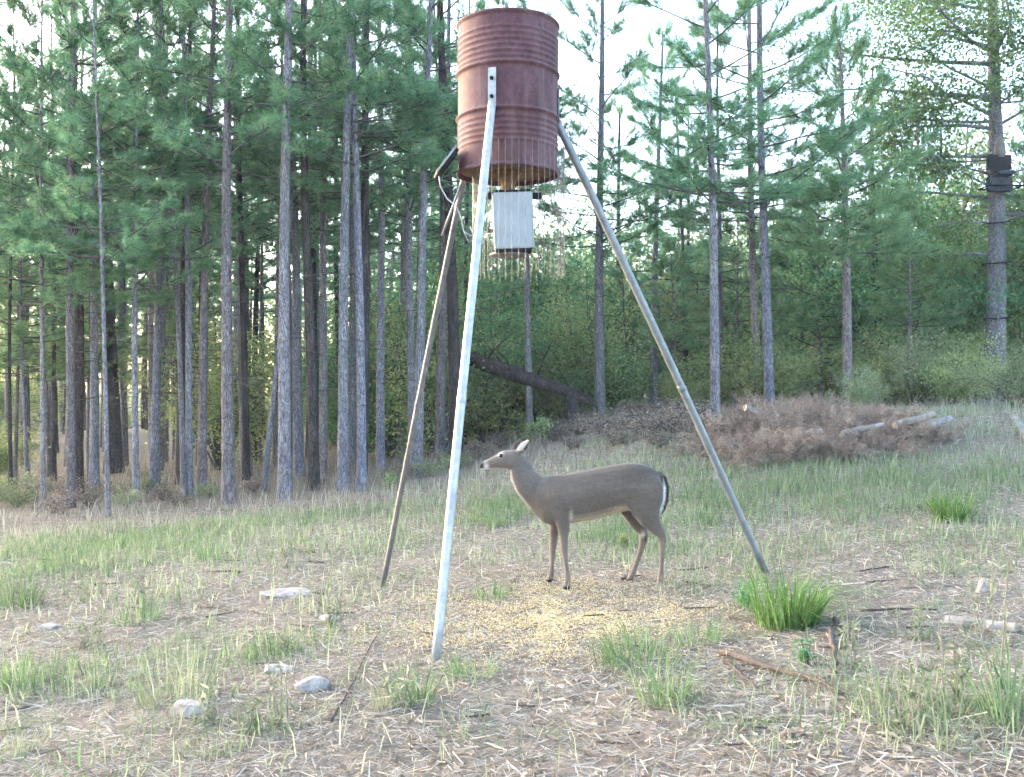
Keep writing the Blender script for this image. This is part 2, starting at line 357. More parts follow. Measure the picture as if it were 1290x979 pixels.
# ---- field grass: sparse everywhere, denser in the back and in patches
GREEN = [(620, 650, .35, 1.0), (640, 640, .4, .8), (420, 650, .5, .9), (100, 690, .8, 1.0), (180, 690, .7, .8), (30, 735, .45, 1.2), (300, 660, .7, .6), (240, 840, .25, .7),
         (770, 670, .4, .9), (800, 690, .3, .6), (890, 640, .45, .9), (1050, 625, .7, .8), (1180, 615, .7, .8), (960, 610, .5, .5), (1250, 600, .6, .6),
         (350, 820, .16, .9), (20, 860, .22, .8), (100, 862, .2, .5), (190, 765, .18, .9), (1000, 690, .5, .4), (880, 690, .3, .5), (1150, 900, .22, .6),
         (1270, 690, .4, .6), (560, 640, .6, .5), (740, 690, .3, .7), (840, 600, 1.0, .6), (480, 690, .4, .5), (330, 700, .5, .5), (420, 760, .3, .3), (920, 740, .25, .5)]
def green_density(x, y):
    g = np.zeros_like(x)
    for px, py, r, a in GREEN:
        c = G(px, py); g += a * np.exp(-((x - c[0]) ** 2 + ((y - c[1]) * .8) ** 2) / (2 * r * r))
    return g
def build_grass():
    rng = np.random.default_rng(21)
    def scatter(n, y0, y1, p):
        y = y0 + (rng.random(n) ** p) * (y1 - y0); x = rng.uniform(-1, 1, n) * (y * 0.56 + 0.8); return x, y
    # pale dry-green field grass
    x, y = scatter(150000, 3.0, 14.5, 1.0); g = green_density(x, y)
    corn = np.exp(-((x - .25) / 1.0) ** 2 - ((y - 5.1) / .75) ** 2)
    forest = S((-x - 1.0) / 2.0) * S((y - 11.5) / 1.5)
    dens = 0.03 + 0.02 * S((y - 5) / 2) + 0.22 * S((y - 7) / 3) * (0.35 + 0.65 * S((x - .3) / 2.5)) * (.3 + 1.2 * nfield(x, y, 3.1, 7)) + 0.45 * g * nfield(x, y, 4, 1) + .06 * S((-x) / 2) * S((y - 6) / 2)
    keep = rng.random(len(x)) < np.clip(dens * (1 - .9 * corn) * (1 - .9 * forest) * (0.3 + 1.2 * nfield(x, y, 2.3, 2)), 0, 1)
    x, y, g = x[keep], y[keep], g[keep]; n = len(x)
    ht = rng.uniform(.05, .16, n) * (1 + 0.35 * S((y - 7) / 3) * S((x - 1) / 2)); P = np.stack([x, y, hz(x, y)], -1)
    tone = np.clip(rng.normal(.55, .25, n) - .2 * g, 0, 1)
    mb = MB(); mb.add(*blades(P, ht, rng.uniform(.003, .006, n) * (.7 + y / 12), rng.uniform(.1, .9, n), rng, tone))
    o = link('field_grass', mb.mesh('field_grass', M['grass_pale'], False)); tag(o, 'thin pale dry green grass growing across the clearing', None, kind='stuff')
    # greener patches
    x, y = scatter(150000, 3.0, 13.0, 1.0); g = green_density(x, y); corn = np.exp(-((x - .25) / .9) ** 2 - ((y - 5.1) / .7) ** 2)
    keep = rng.random(len(x)) < np.clip(0.5 * g ** 1.3 * nfield(x, y, 5, 4) * (1 - corn), 0, 1)
    x, y = x[keep], y[keep]; n = len(x); P = np.stack([x, y, hz(x, y)], -1)
    mb = MB(); mb.add(*blades(P, rng.uniform(.04, .17, n), rng.uniform(.003, .0065, n) * (.7 + y / 12), rng.uniform(.2, 1.0, n), rng, np.clip(rng.normal(.45, .25, n), 0, 1)))
    o = link('green_grass', mb.mesh('green_grass', M['grass'], False)); tag(o, 'short green grass growing in loose patches in the clearing', None, kind='stuff')
    # forest floor dry undergrowth on the wooded side
    n = 26000; y = rng.uniform(10.5, 30, n); x = rng.uniform(-1, 1, n) * (y * 0.56 + 0.8)
    keep = rng.random(n) < (0.25 + .75 * S((1.0 - x) / 2.5)) * (.25 + nfield(x, y, 1.6, 6)); x, y = x[keep], y[keep]; n = len(x)
    P = np.stack([x, y, hz(x, y)], -1)
    mb = MB(); mb.add(*blades(P, rng.uniform(.08, .38, n), rng.uniform(.005, .012, n), rng.uniform(.2, 1.1, n), rng, np.clip(rng.normal(.5, .25, n), 0, 1)))
    o = link('forest_undergrowth', mb.mesh('forest_undergrowth', M['straw'], False)); tag(o, 'dry straw coloured undergrowth on the forest floor between the trunks', None, kind='stuff')
    # corn
    n = 30000; px = rng.normal(690, 104, n); py = 778 + rng.normal(0, 27, n) + (px - 690) * -0.03
    m = (py > 715) & (py < 960); P = gpx(px[m], py[m]); keep = rng.random(len(P)) < .12 + 1.2 * (nfield(P[:, 0], P[:, 1], 6, 3) * nfield(P[:, 0], P[:, 1], 15, 5)) ** .8; P = P[keep]; n = len(P)
    oct_ = np.array([[1, 0, 0], [-1, 0, 0], [0, 1, 0], [0, -1, 0], [0, 0, 1], [0, 0, -1]], float)
    of = np.array([[0, 2, 4], [2, 1, 4], [1, 3, 4], [3, 0, 4], [2, 0, 5], [1, 2, 5], [3, 1, 5], [0, 3, 5]])
    az = rng.uniform(0, 6.3, n); c, s = np.cos(az), np.sin(az); L = rng.uniform(.0033, .006, n)
    V = oct_[None] * np.stack([L, L * .75, L * .6], -1)[:, None]; V = np.stack([V[..., 0] * c[:, None] - V[..., 1] * s[:, None], V[..., 0] * s[:, None] + V[..., 1] * c[:, None], V[..., 2]], -1) + (P + [0, 0, .012])[:, None]
    mb = MB(); mb.add(V.reshape(-1, 3), (of[None] + np.arange(n)[:, None, None] * 6).reshape(-1, 3), np.repeat(rng.random(n), 6))
    o = link('scattered_corn', mb.mesh('scattered_corn', M['corn'], False)); tag(o, 'yellow corn kernels scattered on the ground beneath the feeder', None, kind='stuff')
build_grass()

# ================================================================ FEEDER
def build_feeder():
    ctr = np.array([-0.023, 5.72]); gz = float(hz(*ctr)); z0, z1 = 2.456, 3.318; Rd = 0.286; H = z1 - z0
    root = bpy.data.objects.new('deer_feeder', None); C.objects.link(root); root.location = (ctr[0], ctr[1], gz)
    tag(root, 'rusty drum game feeder on three metal pipe legs with hanging control box', 'feeder')
    L = lambda p: np.asarray(p, float) - np.array([ctr[0], ctr[1], gz])
    # drum profile from bottom to top
    prof = [(Rd - .012, z0 + .025), (Rd - .012, z0), (Rd + .006, z0), (Rd + .010, z0 + .008), (Rd + .006, z0 + .018), (Rd, z0 + .024)]
    bumps = [(f, .0055, .010) for f in (.085, .125, .165, .205, .245, .285)]  # from top
    low = [(f, .0055, .010) for f in (.69, .73, .77, .81, .85)]
    hoops = [(.325, .015, .014), (.635, .015, .014)]
    for i in range(1, 190):
        f = 1 - i / 190; r = Rd
        for fc, am, wd in bumps + low + hoops: r += am * math.exp(-((f - fc) / wd) ** 2)
        prof.append((r, z0 + .024 + (H - .05) * i / 190))
    prof += [(Rd, z1 - .024), (Rd + .007, z1 - .018), (Rd + .012, z1 - .008), (Rd + .007, z1), (Rd - .010, z1), (Rd - .012, z1 - .022)]
    mb = MB(); add_lathe(mb, prof, 72, (0, 0, -gz))
    # a few dents and lopsidedness
    v = mb.v[0]; th = np.arctan2(v[:, 1], v[:, 0]); rr = np.hypot(v[:, 0], v[:, 1])
    zz = v[:, 2] + gz; k = 1 + .006 * np.sin(3 * th + 2 * zz) * S((z1 - zz) / .1) + .004 * np.sin(7 * th - 5 * zz)
    for a0, zc, am in ((-1.2, 2.75, .010), (-2.2, 3.1, .008), (-.5, 2.95, .009)):
        k -= am * np.exp(-((th - a0) / .25) ** 2 - ((zz - zc) / .09) ** 2) / .286 * .9
    v[:, 0] *= k; v[:, 1] *= k
    drum = link('drum', mb.mesh('drum', M['rust']), root)
    mb = MB(); add_lathe(mb, [(0.001, z0 + .03), (.05, z0 + .03), (.055, z0 + .022), (.15, z0 + .026), (Rd - .013, z0 + .022)], 48, (0, 0, -gz)); link('drum_bottom', mb.mesh('drum_bottom', M['rust_base']), drum)
    mb = MB(); add_lathe(mb, [(0.001, z1 - .01), (Rd - .05, z1 - .012), (Rd - .012, z1 - .022)], 48, (0, 0, -gz)); link('drum_lid', mb.mesh('drum_lid', M['rust']), drum)
    # legs
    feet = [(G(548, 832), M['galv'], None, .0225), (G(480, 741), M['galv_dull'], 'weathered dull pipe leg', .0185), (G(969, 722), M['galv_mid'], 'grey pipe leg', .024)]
    for foot, m, lab, r in feet:
        d = nrm(foot[:2] - ctr); a = math.atan2(d[1], d[0])
        p_top = np.array([*(ctr + d * (Rd + .024)), 2.77]); e = foot - np.array([0, 0, .05])
        up = p_top + np.array([-d[0] * .004, -d[1] * .004, .03])
        mb = MB(); ts = np.linspace(0, 1, 14); pts = [L(up)] + [L(p_top + (e - p_top) * t + np.array([d[0], d[1], 0]) * 0.012 * math.sin(math.pi * t)) for t in ts]
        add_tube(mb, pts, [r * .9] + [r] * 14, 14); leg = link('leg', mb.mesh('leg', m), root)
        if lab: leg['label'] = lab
        rot = np.array([[d[0], -d[1], 0], [d[1], d[0], 0], [0, 0, 1]])
        mb = MB(); add_box(mb, L([*(ctr + d * (Rd + .017)), 2.885]), (.006, .046, .21), rot, bev=.002); br = link('bracket', mb.mesh('bracket', m, False), leg)
        for zb in (2.83, 2.93):
            mb = MB(); q = L([*(ctr + d * (Rd + .020)), zb]); dd = np.array([d[0], d[1], 0]); add_tube(mb, [q, q + dd * .012], .011, 6); link('bolt', mb.mesh('bolt', M['dark']), leg)
        # couplings where two pipe lengths join
        tj = .56; q = L(p_top + (e - p_top) * tj + np.array([d[0], d[1], 0]) * 0.012 * math.sin(math.pi * tj)); ax = nrm(e - p_top); mb = MB()
        add_tube(mb, [q - ax * .02, q - ax * .018, q + ax * .018, q + ax * .02], [r, r * 1.08, r * 1.08, r], 14); link('coupling', mb.mesh('coupling', m), leg)
    # control box
    bz = 2.172; roll = R(-2.5); rot = np.array(Matrix.Rotation(R(4), 3, 'Z') @ Matrix.Rotation(-roll * -1, 3, 'Y'))
    bc = np.array([0.006, 5.60, bz]); mb = MB(); add_box(mb, L(bc), (.222, .13, .315), rot, bev=.006); bx = link('control_box', mb.mesh('control_box', M['box'], False), root)
    rim = MB(); add_box(rim, L(bc + [0.004, .004, -.166]), (.205, .135, .018), rot, bev=.003); link('box_base', rim.mesh('box_base', M['dark'], False), bx)
    rim = MB(); add_box(rim, L(bc + [-.004, .01, .166]), (.20, .11, .018), rot, bev=.003); link('box_top', rim.mesh('box_top', M['dark'], False), bx)
    for sx in (-1, 1):
        tb = MB(); add_box(tb, L(bc + [sx * .135, .02, .15]), (.05, .03, .035), rot, bev=.003); link('clip', tb.mesh('clip', M['dark'], False), bx)
    hb = MB(); add_box(hb, L(bc + [-.128, .0, -.05]), (.03, .05, .02), rot, bev=.003); link('latch', hb.mesh('latch', M['rust_base'], False), bx)
    mb = MB(); add_lathe(mb, [(.03, 2.33), (.032, 2.36), (.05, 2.44), (.085, 2.478)], 24, L([ctr[0], ctr[1], 0])); link('funnel', mb.mesh('funnel', M['rust_base']), root)
    mb = MB(); q = L([ctr[0] + .01, 5.66, 0]); add_lathe(mb, [(.001, 1.985), (.11, 1.985), (.115, 1.995), (.11, 2.0), (.001, 2.0)], 28, q); link('spinner_plate', mb.mesh('spinner_plate', M['galv_dull']), root)
    # wire guard cage
    mb = MB(); cc = np.array([ctr[0] + .06, 5.67]); rc = .262; zt, zb = 2.60, 1.87
    for i in range(44):
        a = i / 44 * 2 * math.pi; p = cc + rc * np.array([math.cos(a), math.sin(a)])
        rr = np.hypot(*(p - ctr))
        if abs(rr - Rd) < .014: p = ctr + (p - ctr) / rr * (Rd + .016); rr = Rd + .016
        add_tube(mb, [L([*p, 2.60 if rr > Rd else 2.475]), L([*p, zb])], .0015, 4, False)
    for z in list(np.linspace(2.44, 2.05, 7)) + [2.0, 1.97, 1.94, 1.91, 1.88]:
        th = np.linspace(0, 2 * math.pi, 41); add_tube(mb, [L([cc[0] + rc * math.cos(t), cc[1] + rc * math.sin(t), z]) for t in th], .0013, 4, False)
    link('wire_cage', mb.mesh('wire_cage', M['wire']), root)['kind'] = 'stuff'
    # solar panel, bracket, stay rod, cable
    pc = at(563, 206, 5.62); ang = math.atan2(30, 22)
    rot = np.array(Matrix.Rotation(R(10), 3, 'Z') @ Matrix.Rotation(-ang, 3, 'Y'))
    mb = MB(); add_box(mb, L(pc), (.165, .20, .026), rot, bev=.004); sp = link('solar_panel', mb.mesh('solar_panel', M['dark'], False), root)
    mb = MB(); add_box(mb, L(pc + rot @ np.array([0, 0, .0145])), (.155, .19, .003), rot); link('solar_cells', mb.mesh('solar_cells', M['solar']), sp)
    fr = MB()
    for sx, sy, dx, dy in ((-.082, 0, .008, .204), (.082, 0, .008, .204), (0, -.1, .164, .008), (0, .1, .164, .008)): add_box(fr, L(pc + rot @ np.array([sx, sy, .012])), (dx, dy, .012), rot)
    link('panel_frame', fr.mesh('panel_frame', M['galv']), sp)
    mb = MB(); a1 = pc + rot @ np.array([.05, 0, -.013]); add_tube(mb, [L(a1), L(a1 + [.06, .02, -.02]), L([ctr[0] - .25, 5.80, 2.50])], .009, 8); link('panel_arm', mb.mesh('panel_arm', M['galv_dull']), root)
    mb = MB(); add_tube(mb, [L(at(581, 232, 5.9)), L(at(557, 297, 5.95))], .008, 8); link('stay_rod', mb.mesh('stay_rod', M['galv_mid']), root)
    pp = [(553, 222), (555, 235), (563, 250), (575, 260), (581, 275), (584, 291), (592, 297), (606, 293), (621, 290)]; mb = MB()
    add_tube(mb, [L(at(a, b, 5.6)) for a, b in pp], .0045, 6); link('cable', mb.mesh('cable', M['cable']), root)
    mb = MB(); add_tube(mb, [L(at(584, 291, 5.6)), L(at(590, 305, 5.62)), L(at(598, 300, 5.6)), L(at(592, 285, 5.6))], .003, 6); link('cable', mb.mesh('cable', M['cable']), root)
build_feeder()

# ================================================================ DEER
def build_deer():
    foot = G(760, 737); D = float(foot[1]); s = D / F; gz = float(foot[2])
    ox = (760 - CX) * s; Z = lambda py: CAMZ + (CY - py) * s - gz; X = lambda px: (px - CX) * s - ox
    mb = MB()
    def loft(secs, n=20, cy=0.0):
        """secs: (cx,cy_px, half-length perpendicular px, half width m, (ax,ay) axis direction px)"""
        V = []; k = len(secs)
        for (cx, py, hp, hw, ax, yo) in secs:
            ax = np.array(ax, float); ax /= np.linalg.norm(ax); pr = np.array([-ax[1], ax[0]])
            th = np.arange(n) / n * 2 * np.pi; c, q = np.cos(th), np.sin(th)
            V.append(np.stack([X(cx) + pr[0] * c * hp * s, np.full(n, cy + yo) + q * hw, Z(py) - pr[1] * c * hp * s], -1))
        V = np.concatenate(V); i, j = np.meshgrid(np.arange(k - 1), np.arange(n), indexing='ij'); j2 = (j + 1) % n
        b = mb.n; V = np.concatenate([V, V[:n].mean(0)[None], V[-n:].mean(0)[None]])
        mb.add(V, np.stack([i * n + j, i * n + j2, (i + 1) * n + j2, (i + 1) * n + j], -1).reshape(-1, 4)); jj = np.arange(n)
        mb.f.append(np.stack([np.full(n, k * n), (jj + 1) % n, jj], -1) + b); mb.mi.append(np.zeros(n))
        mb.f.append(np.stack([np.full(n, k * n + 1), (k - 1) * n + jj, (k - 1) * n + (jj + 1) % n], -1) + b); mb.mi.append(np.zeros(n))
    T = lambda x, t, b, hw: (x, (t + b) / 2, (b - t) / 2, hw, (1, 0), 0)
    loft([T(833, 600, 616, .028), T(829, 594.5, 630, .062), T(822, 589, 643, .095), T(808, 584, 648, .122), T(791, 582.5, 643, .128), T(772, 585.5, 647, .125), T(750, 589.5, 654, .128), T(728, 594, 658, .126),
          T(709, 597, 661, .118), T(695, 598, 661.5, .105), T(684, 600, 658, .088), T(676, 603, 650, .068), T(670, 608, 641, .045)])
    loft([(700, 629, 29, .085, (1, .25), 0), (685, 626, 26, .072, (1, .5), 0), (673, 618, 19.5, .058, (1, .8), 0), (664, 608, 18, .058, (.7, 1), 0), (658, 598, 16, .053, (.35, 1), 0), (655, 588, 14, .05, (.25, 1), 0), (651, 579, 11, .045, (.25, 1), 0), (650, 574, 8.5, .035, (.25, 1), 0)])
    loft([T(656, 570, 584, .034), T(651, 567, 590, .047), T(644, 566.8, 591.5, .052), T(637, 567.5, 591.5, .052), T(631, 569, 591, .046), T(625, 572.5, 591, .037), T(618, 576.5, 591.5, .030), T(611, 580, 592, .0265), T(606.5, 582.5, 591.5, .024), T(604, 585, 590, .014)])
    def leg(pts, yo):
        a = np.array([(p[0], p[1]) for p in pts], float); d = np.gradient(a, axis=0)
        loft([(p[0], p[1], p[2], p[2] * s * p[3], d[i], yo * p[4]) for i, p in enumerate(pts)], 14)
    leg([(700, 604, 8, .4, .7), (700, 612, 14, .72, .78), (701, 622, 18, .78, .8), (705, 640, 15, .68, .95), (708, 652, 9.4, .75, 1), (709, 668, 6.6, .85, 1), (709.5, 681, 5.2, .95, 1), (709.5, 690, 5.2, 1, 1), (711, 698, 3.6, 1, 1), (713, 714, 3.0, 1, 1), (714.5, 725, 4.2, 1, 1), (714, 732, 3.8, 1, 1), (713, 737, 4.6, .9, 1), (712.5, 740.5, 4.8, .9, 1)], -.068)
    leg([(697, 624, 16, .55, .8), (699, 642, 13, .55, .95), (699.5, 654, 8.5, .7, 1), (698.5, 670, 6.2, .85, 1), (697.5, 682, 5, .95, 1), (697, 691, 5, 1, 1), (696.5, 699, 3.5, 1, 1), (696, 714, 2.9, 1, 1), (695, 724, 4, 1, 1), (694, 729, 3.7, 1, 1), (692.5, 733, 4.4, .9, 1), (692, 736, 4.6, .9, 1)], .062)
    leg([(806, 594, 10, .4, .6), (807, 602, 20, .5, .75), (808, 612, 26, .53, .82), (810, 630, 23, .52, .95), (812, 644, 17, .55, 1), (817, 655, 11.5, .6, 1), (824, 664, 7.8, .7, 1), (830.5, 671, 6.0, .8, 1), (832.5, 679, 5.0, .9, 1), (832, 692, 3.6, 1, 1), (831, 712, 3.1, 1, 1), (830, 724, 4.2, 1, 1), (828.5, 731, 3.8, 1, 1), (826.5, 736, 4.6, .9, 1), (825.5, 740, 4.8, .9, 1)], -.078)
    leg([(800, 614, 24, .42, .75), (797, 632, 20, .42, .9), (798, 646, 15, .5, 1), (803, 658, 10.5, .6, 1), (809.5, 668, 7.2, .7, 1), (813, 677, 5.8, .8, 1), (811.5, 687, 4.8, .9, 1), (808, 699, 3.7, 1, 1), (802.5, 715, 3.3, 1, 1), (799, 724.5, 4.3, 1, 1), (796.5, 730, 3.9, 1, 1), (794, 733.5, 4.6, .9, 1), (793, 736.5, 4.8, .9, 1)], .07)
    # tail
    a = [(828, 595, 4, .022), (834, 602, 5.5, .028), (837, 614, 6, .032), (836.5, 629, 5.6, .030), (833.5, 641, 4.2, .022), (831, 649, 1.8, .009)]
    d = np.gradient(np.array([(p[0], p[1]) for p in a], float), axis=0); loft([(p[0], p[1], p[2], p[3], d[i], 0) for i, p in enumerate(a)], 12)
    # ears: leaf shaped, cupped, pointing up and back
    for yo, bx, by, tx, ty in ((-.052, 651.5, 570, 666.5, 553), (.050, 648, 570, 657, 553.5)):
        ks = np.linspace(0, 1, 7); wd = [3.0, 4.8, 6.0, 6.0, 4.9, 3.0, .9]; sg = np.sign(yo)
        loft([(bx + (tx - bx) * t, by + (ty - by) * t, w_, .010, (tx - bx, ty - by), sg * .028 * math.sin(t * 1.9)) for t, w_ in zip(ks, wd)], 10, yo)
    me0 = mb.mesh('deer_raw', M['twig']); tmp = bpy.data.objects.new('tmp', me0); C.objects.link(tmp)
    rm = tmp.modifiers.new('r', 'REMESH'); rm.mode = 'VOXEL'; rm.voxel_size = 0.0062; rm.use_smooth_shade = True
    sm = tmp.modifiers.new('s', 'SMOOTH'); sm.iterations = 9; sm.factor = .5
    dg = bpy.context.evaluated_depsgraph_get(); me = bpy.data.meshes.new_from_object(tmp.evaluated_get(dg)); me.name = 'deer'
    bpy.data.objects.remove(tmp); me.materials.clear()
    n = len(me.vertices); V = np.zeros(n * 3); me.vertices.foreach_get('co', V); V = V.reshape(-1, 3)
    px = (V[:, 0] + ox) / s + CX; py = CY - (V[:, 2] + gz - CAMZ) / s; yy = V[:, 1]
    N = np.zeros(n * 3); me.vertex_normals.foreach_get('vector', N); N = N.reshape(-1, 3)
    base = np.array([.130, .106, .090]); col = np.tile(base, (n, 1))
    def blend(c, k): 
        k = np.clip(k, 0, 1)[:, None]; col[:] = col * (1 - k) + np.array(c) * k
    sm_ = lambda a, b, x: S((x - a) / (b - a))
    body = (py < 664)
    blend((.080, .065, .055), sm_(612, 590, py) * (px > 668) * .7)                       # darker back
    blend((.178, .140, .115), sm_(655, 690, py))                                            # legs warmer
    blend((.142, .123, .112), (px < 690) * sm_(640, 600, py) * (px > 640) * .8)              # grey neck
    blend((.55, .45, .33), sm_(-.45, -.95, N[:, 2]) * sm_(714, 722, px) * sm_(802, 790, px) * (py > 630) * (py < 668))      # belly
    blend((.52, .43, .32), sm_(-.3, -.8, N[:, 2]) * (px > 772) * (px < 806) * (py > 636) * (py < 662) * .7)
    blend((.60, .56, .50), sm_(.2, .75, -N[:, 0]) * (px < 672) * (px > 636) * (py > 588) * (py < 640) * (np.abs(yy) < .03) * .3)     # throat strip
    blend((.60, .55, .50), np.exp(-((px - 630) / 3.8) ** 2 - ((py - 572) / 2.9) ** 2) * .75)   # eye ring
    blend((.62, .58, .54), np.exp(-((px - 613) / 3.0) ** 2 - ((py - 588.5) / 4.5) ** 2) * .95)    # muzzle band
    blend((.60, .56, .5), sm_(588, 591, py) * (px < 640) * (px > 606) * (py < 596) * .8)      # chin
    blend((.015, .013, .013), sm_(610, 608, px) * (py < 589.5))                              # nose
    blend((.42, .36, .30), (np.abs(yy) > .02) * sm_(569, 566, py) * (px > 646) * (py < 567) * (yy < 0))
    ex = (px - 651.5) * .82 - (570 - py) * .57                                               # across the near ear
    blend((.62, .56, .53), np.exp(-(ex / 2.4) ** 2) * (py < 567) * (yy < -.02) * .6)
    blend((.03, .025, .025), sm_(2.6, 4.2, np.abs(ex)) * (py < 566) * (yy < -.02))
    blend((.05, .042, .04), (py < 566) * (yy > .02) * .8)
    tail = (px > 826) & (py > 599) & (py < 652) & (np.abs(yy) < .038)
    blend((.80, .78, .77), tail * sm_(.3, -.1, N[:, 0]) * (px > 830))
    blend((.025, .02, .02), tail * sm_(.15, .4, N[:, 0]) * (px > 831))
    blend((.62, .56, .50), np.exp(-((px - 811) / 3) ** 2 - ((py - 674) / 4) ** 2) * (yy > 0) * (N[:, 1] < .2))
    blend((.05, .04, .035), np.exp(-((px - 815) / 3) ** 2 - ((py - 681) / 4) ** 2) * (yy > 0))
    blend((.025, .022, .02), sm_(734.5, 736.5, py + (yy > 0) * 4))                             # hooves
    blend((.6, .52, .45), np.exp(-((px - 718) / 2.2) ** 2 - ((py - 648) / 8) ** 2) * (yy < 0) * .8)     # pale line behind the elbow
    ca = me.color_attributes.new('fur', 'FLOAT_COLOR', 'POINT'); ca.data.foreach_set('color', np.concatenate([col, np.ones((n, 1))], 1).ravel().astype(np.float32))
    def b_fur(t, p):
        a = t.nodes.new('ShaderNodeAttribute'); a.attribute_name = 'fur'; v = coords(t, (0.35, 1, 1)); n1 = noise(t, v, 90, 5, .8); n2 = noise(t, v, 9, 3, .6)
        c = mix(t, a.outputs['Color'], ramp(t, n1, [(0.3, (.80, .79, .78)), (0.7, (1.15, 1.14, 1.14))]), 1.0, 'MULTIPLY')
        c = mix(t, c, ramp(t, n2, [(0.3, (.84, .84, .84)), (0.7, (1.1, 1.1, 1.1))]), 1.0, 'MULTIPLY')
        t.links.new(c, p.inputs['Base Color']); p.inputs['Roughness'].default_value = .9; p.inputs['Specular IOR Level'].default_value = .12
        p.inputs['Sheen Weight'].default_value = .25; bump(t, p, n1, .5, .004)
    me.materials.append(mat('deer_fur', b_fur)); me.polygons.foreach_set('use_smooth', np.ones(len(me.polygons), bool))
    deer = link('deer', me, loc=(ox, D, gz)); tag(deer, 'grey brown doe standing side on with head raised beneath the feeder', 'deer')
    # short coat hairs lying along the body
    me.calc_loop_triangles(); nt_ = len(me.loop_triangles); tri = np.zeros(nt_ * 3, np.int32); me.loop_triangles.foreach_get('vertices', tri); tri = tri.reshape(-1, 3)
    f_ = np.random.default_rng(2); A = V[tri[:, 0]]; B = V[tri[:, 1]]; Cc = V[tri[:, 2]]; ar = np.linalg.norm(np.cross(B - A, Cc - A), axis=1); nh = 42000
    ti = f_.choice(nt_, nh, p=ar / ar.sum()); u = f_.random((nh, 2)); fl = u.sum(1) > 1; u[fl] = 1 - u[fl]; P = A[ti] + (B - A)[ti] * u[:, :1] + (Cc - A)[ti] * u[:, 1:]
    Nn = nrm(N[tri[ti, 0]] + N[tri[ti, 1]] + N[tri[ti, 2]]); cl = col[tri[ti, 0]] * f_.uniform(.72, 1.3, (nh, 1)) * f_.normal(1, .04, (nh, 3)); ppx = px[tri[ti, 0]]; ppy = py[tri[ti, 0]]
    flow = np.stack([np.where(ppy > 668, .1, 1.0), np.zeros(nh), np.where(ppy > 668, -1.0, np.where(ppx < 672, -.75, -.35))], -1) + f_.normal(0, .16, (nh, 3))
    flow = nrm(flow - Nn * np.sum(flow * Nn, 1, keepdims=True)); ln = f_.uniform(.010, .022, nh) * np.where((ppx < 646) | (ppy > 672), .45, 1); ln = np.where((ppx > 828) & (ppy > 600) & (ppy < 652), .014, ln)
    sd_ = nrm(np.cross(flow, Nn)) * .0011; tip = P + (flow * .95 + Nn * .28) * ln[:, None]; ok_ = (ppx > 612) & (ppy < 733) & ~((np.abs(ppx - 630.5) < 4) & (np.abs(ppy - 573) < 3.5)) & ~((ppy < 567) & (ppx > 646))
    HV = np.stack([P - sd_, P + sd_, tip], 1)[ok_].reshape(-1, 3); fb = MB(); fb.add(HV, np.arange(len(HV)).reshape(-1, 3)); fme = fb.mesh('fur', me.materials[0], False)
    fa = fme.color_attributes.new('fur', 'FLOAT_COLOR', 'POINT'); fa.data.foreach_set('color', np.concatenate([np.repeat(np.clip(cl[ok_], 0, 1), 3, 0), np.ones((len(HV), 1))], 1).ravel().astype(np.float32)); link('fur', fme, deer)['kind'] = 'stuff'
    def b_eye(t, p): p.inputs['Base Color'].default_value = (.008, .006, .005, 1); p.inputs['Roughness'].default_value = .1
    me_ = mat('deer_eye', b_eye)
    for sg in (-1, 1):
        k = MB(); prof = [(max(.0005, .0125 * math.cos(a)), .0125 * math.sin(a)) for a in np.linspace(-math.pi / 2, math.pi / 2, 9)]
        add_lathe(k, prof, 14); link('eye', k.mesh('eye', me_), deer, (X(631), sg * .041, Z(573.3)))
build_deer()

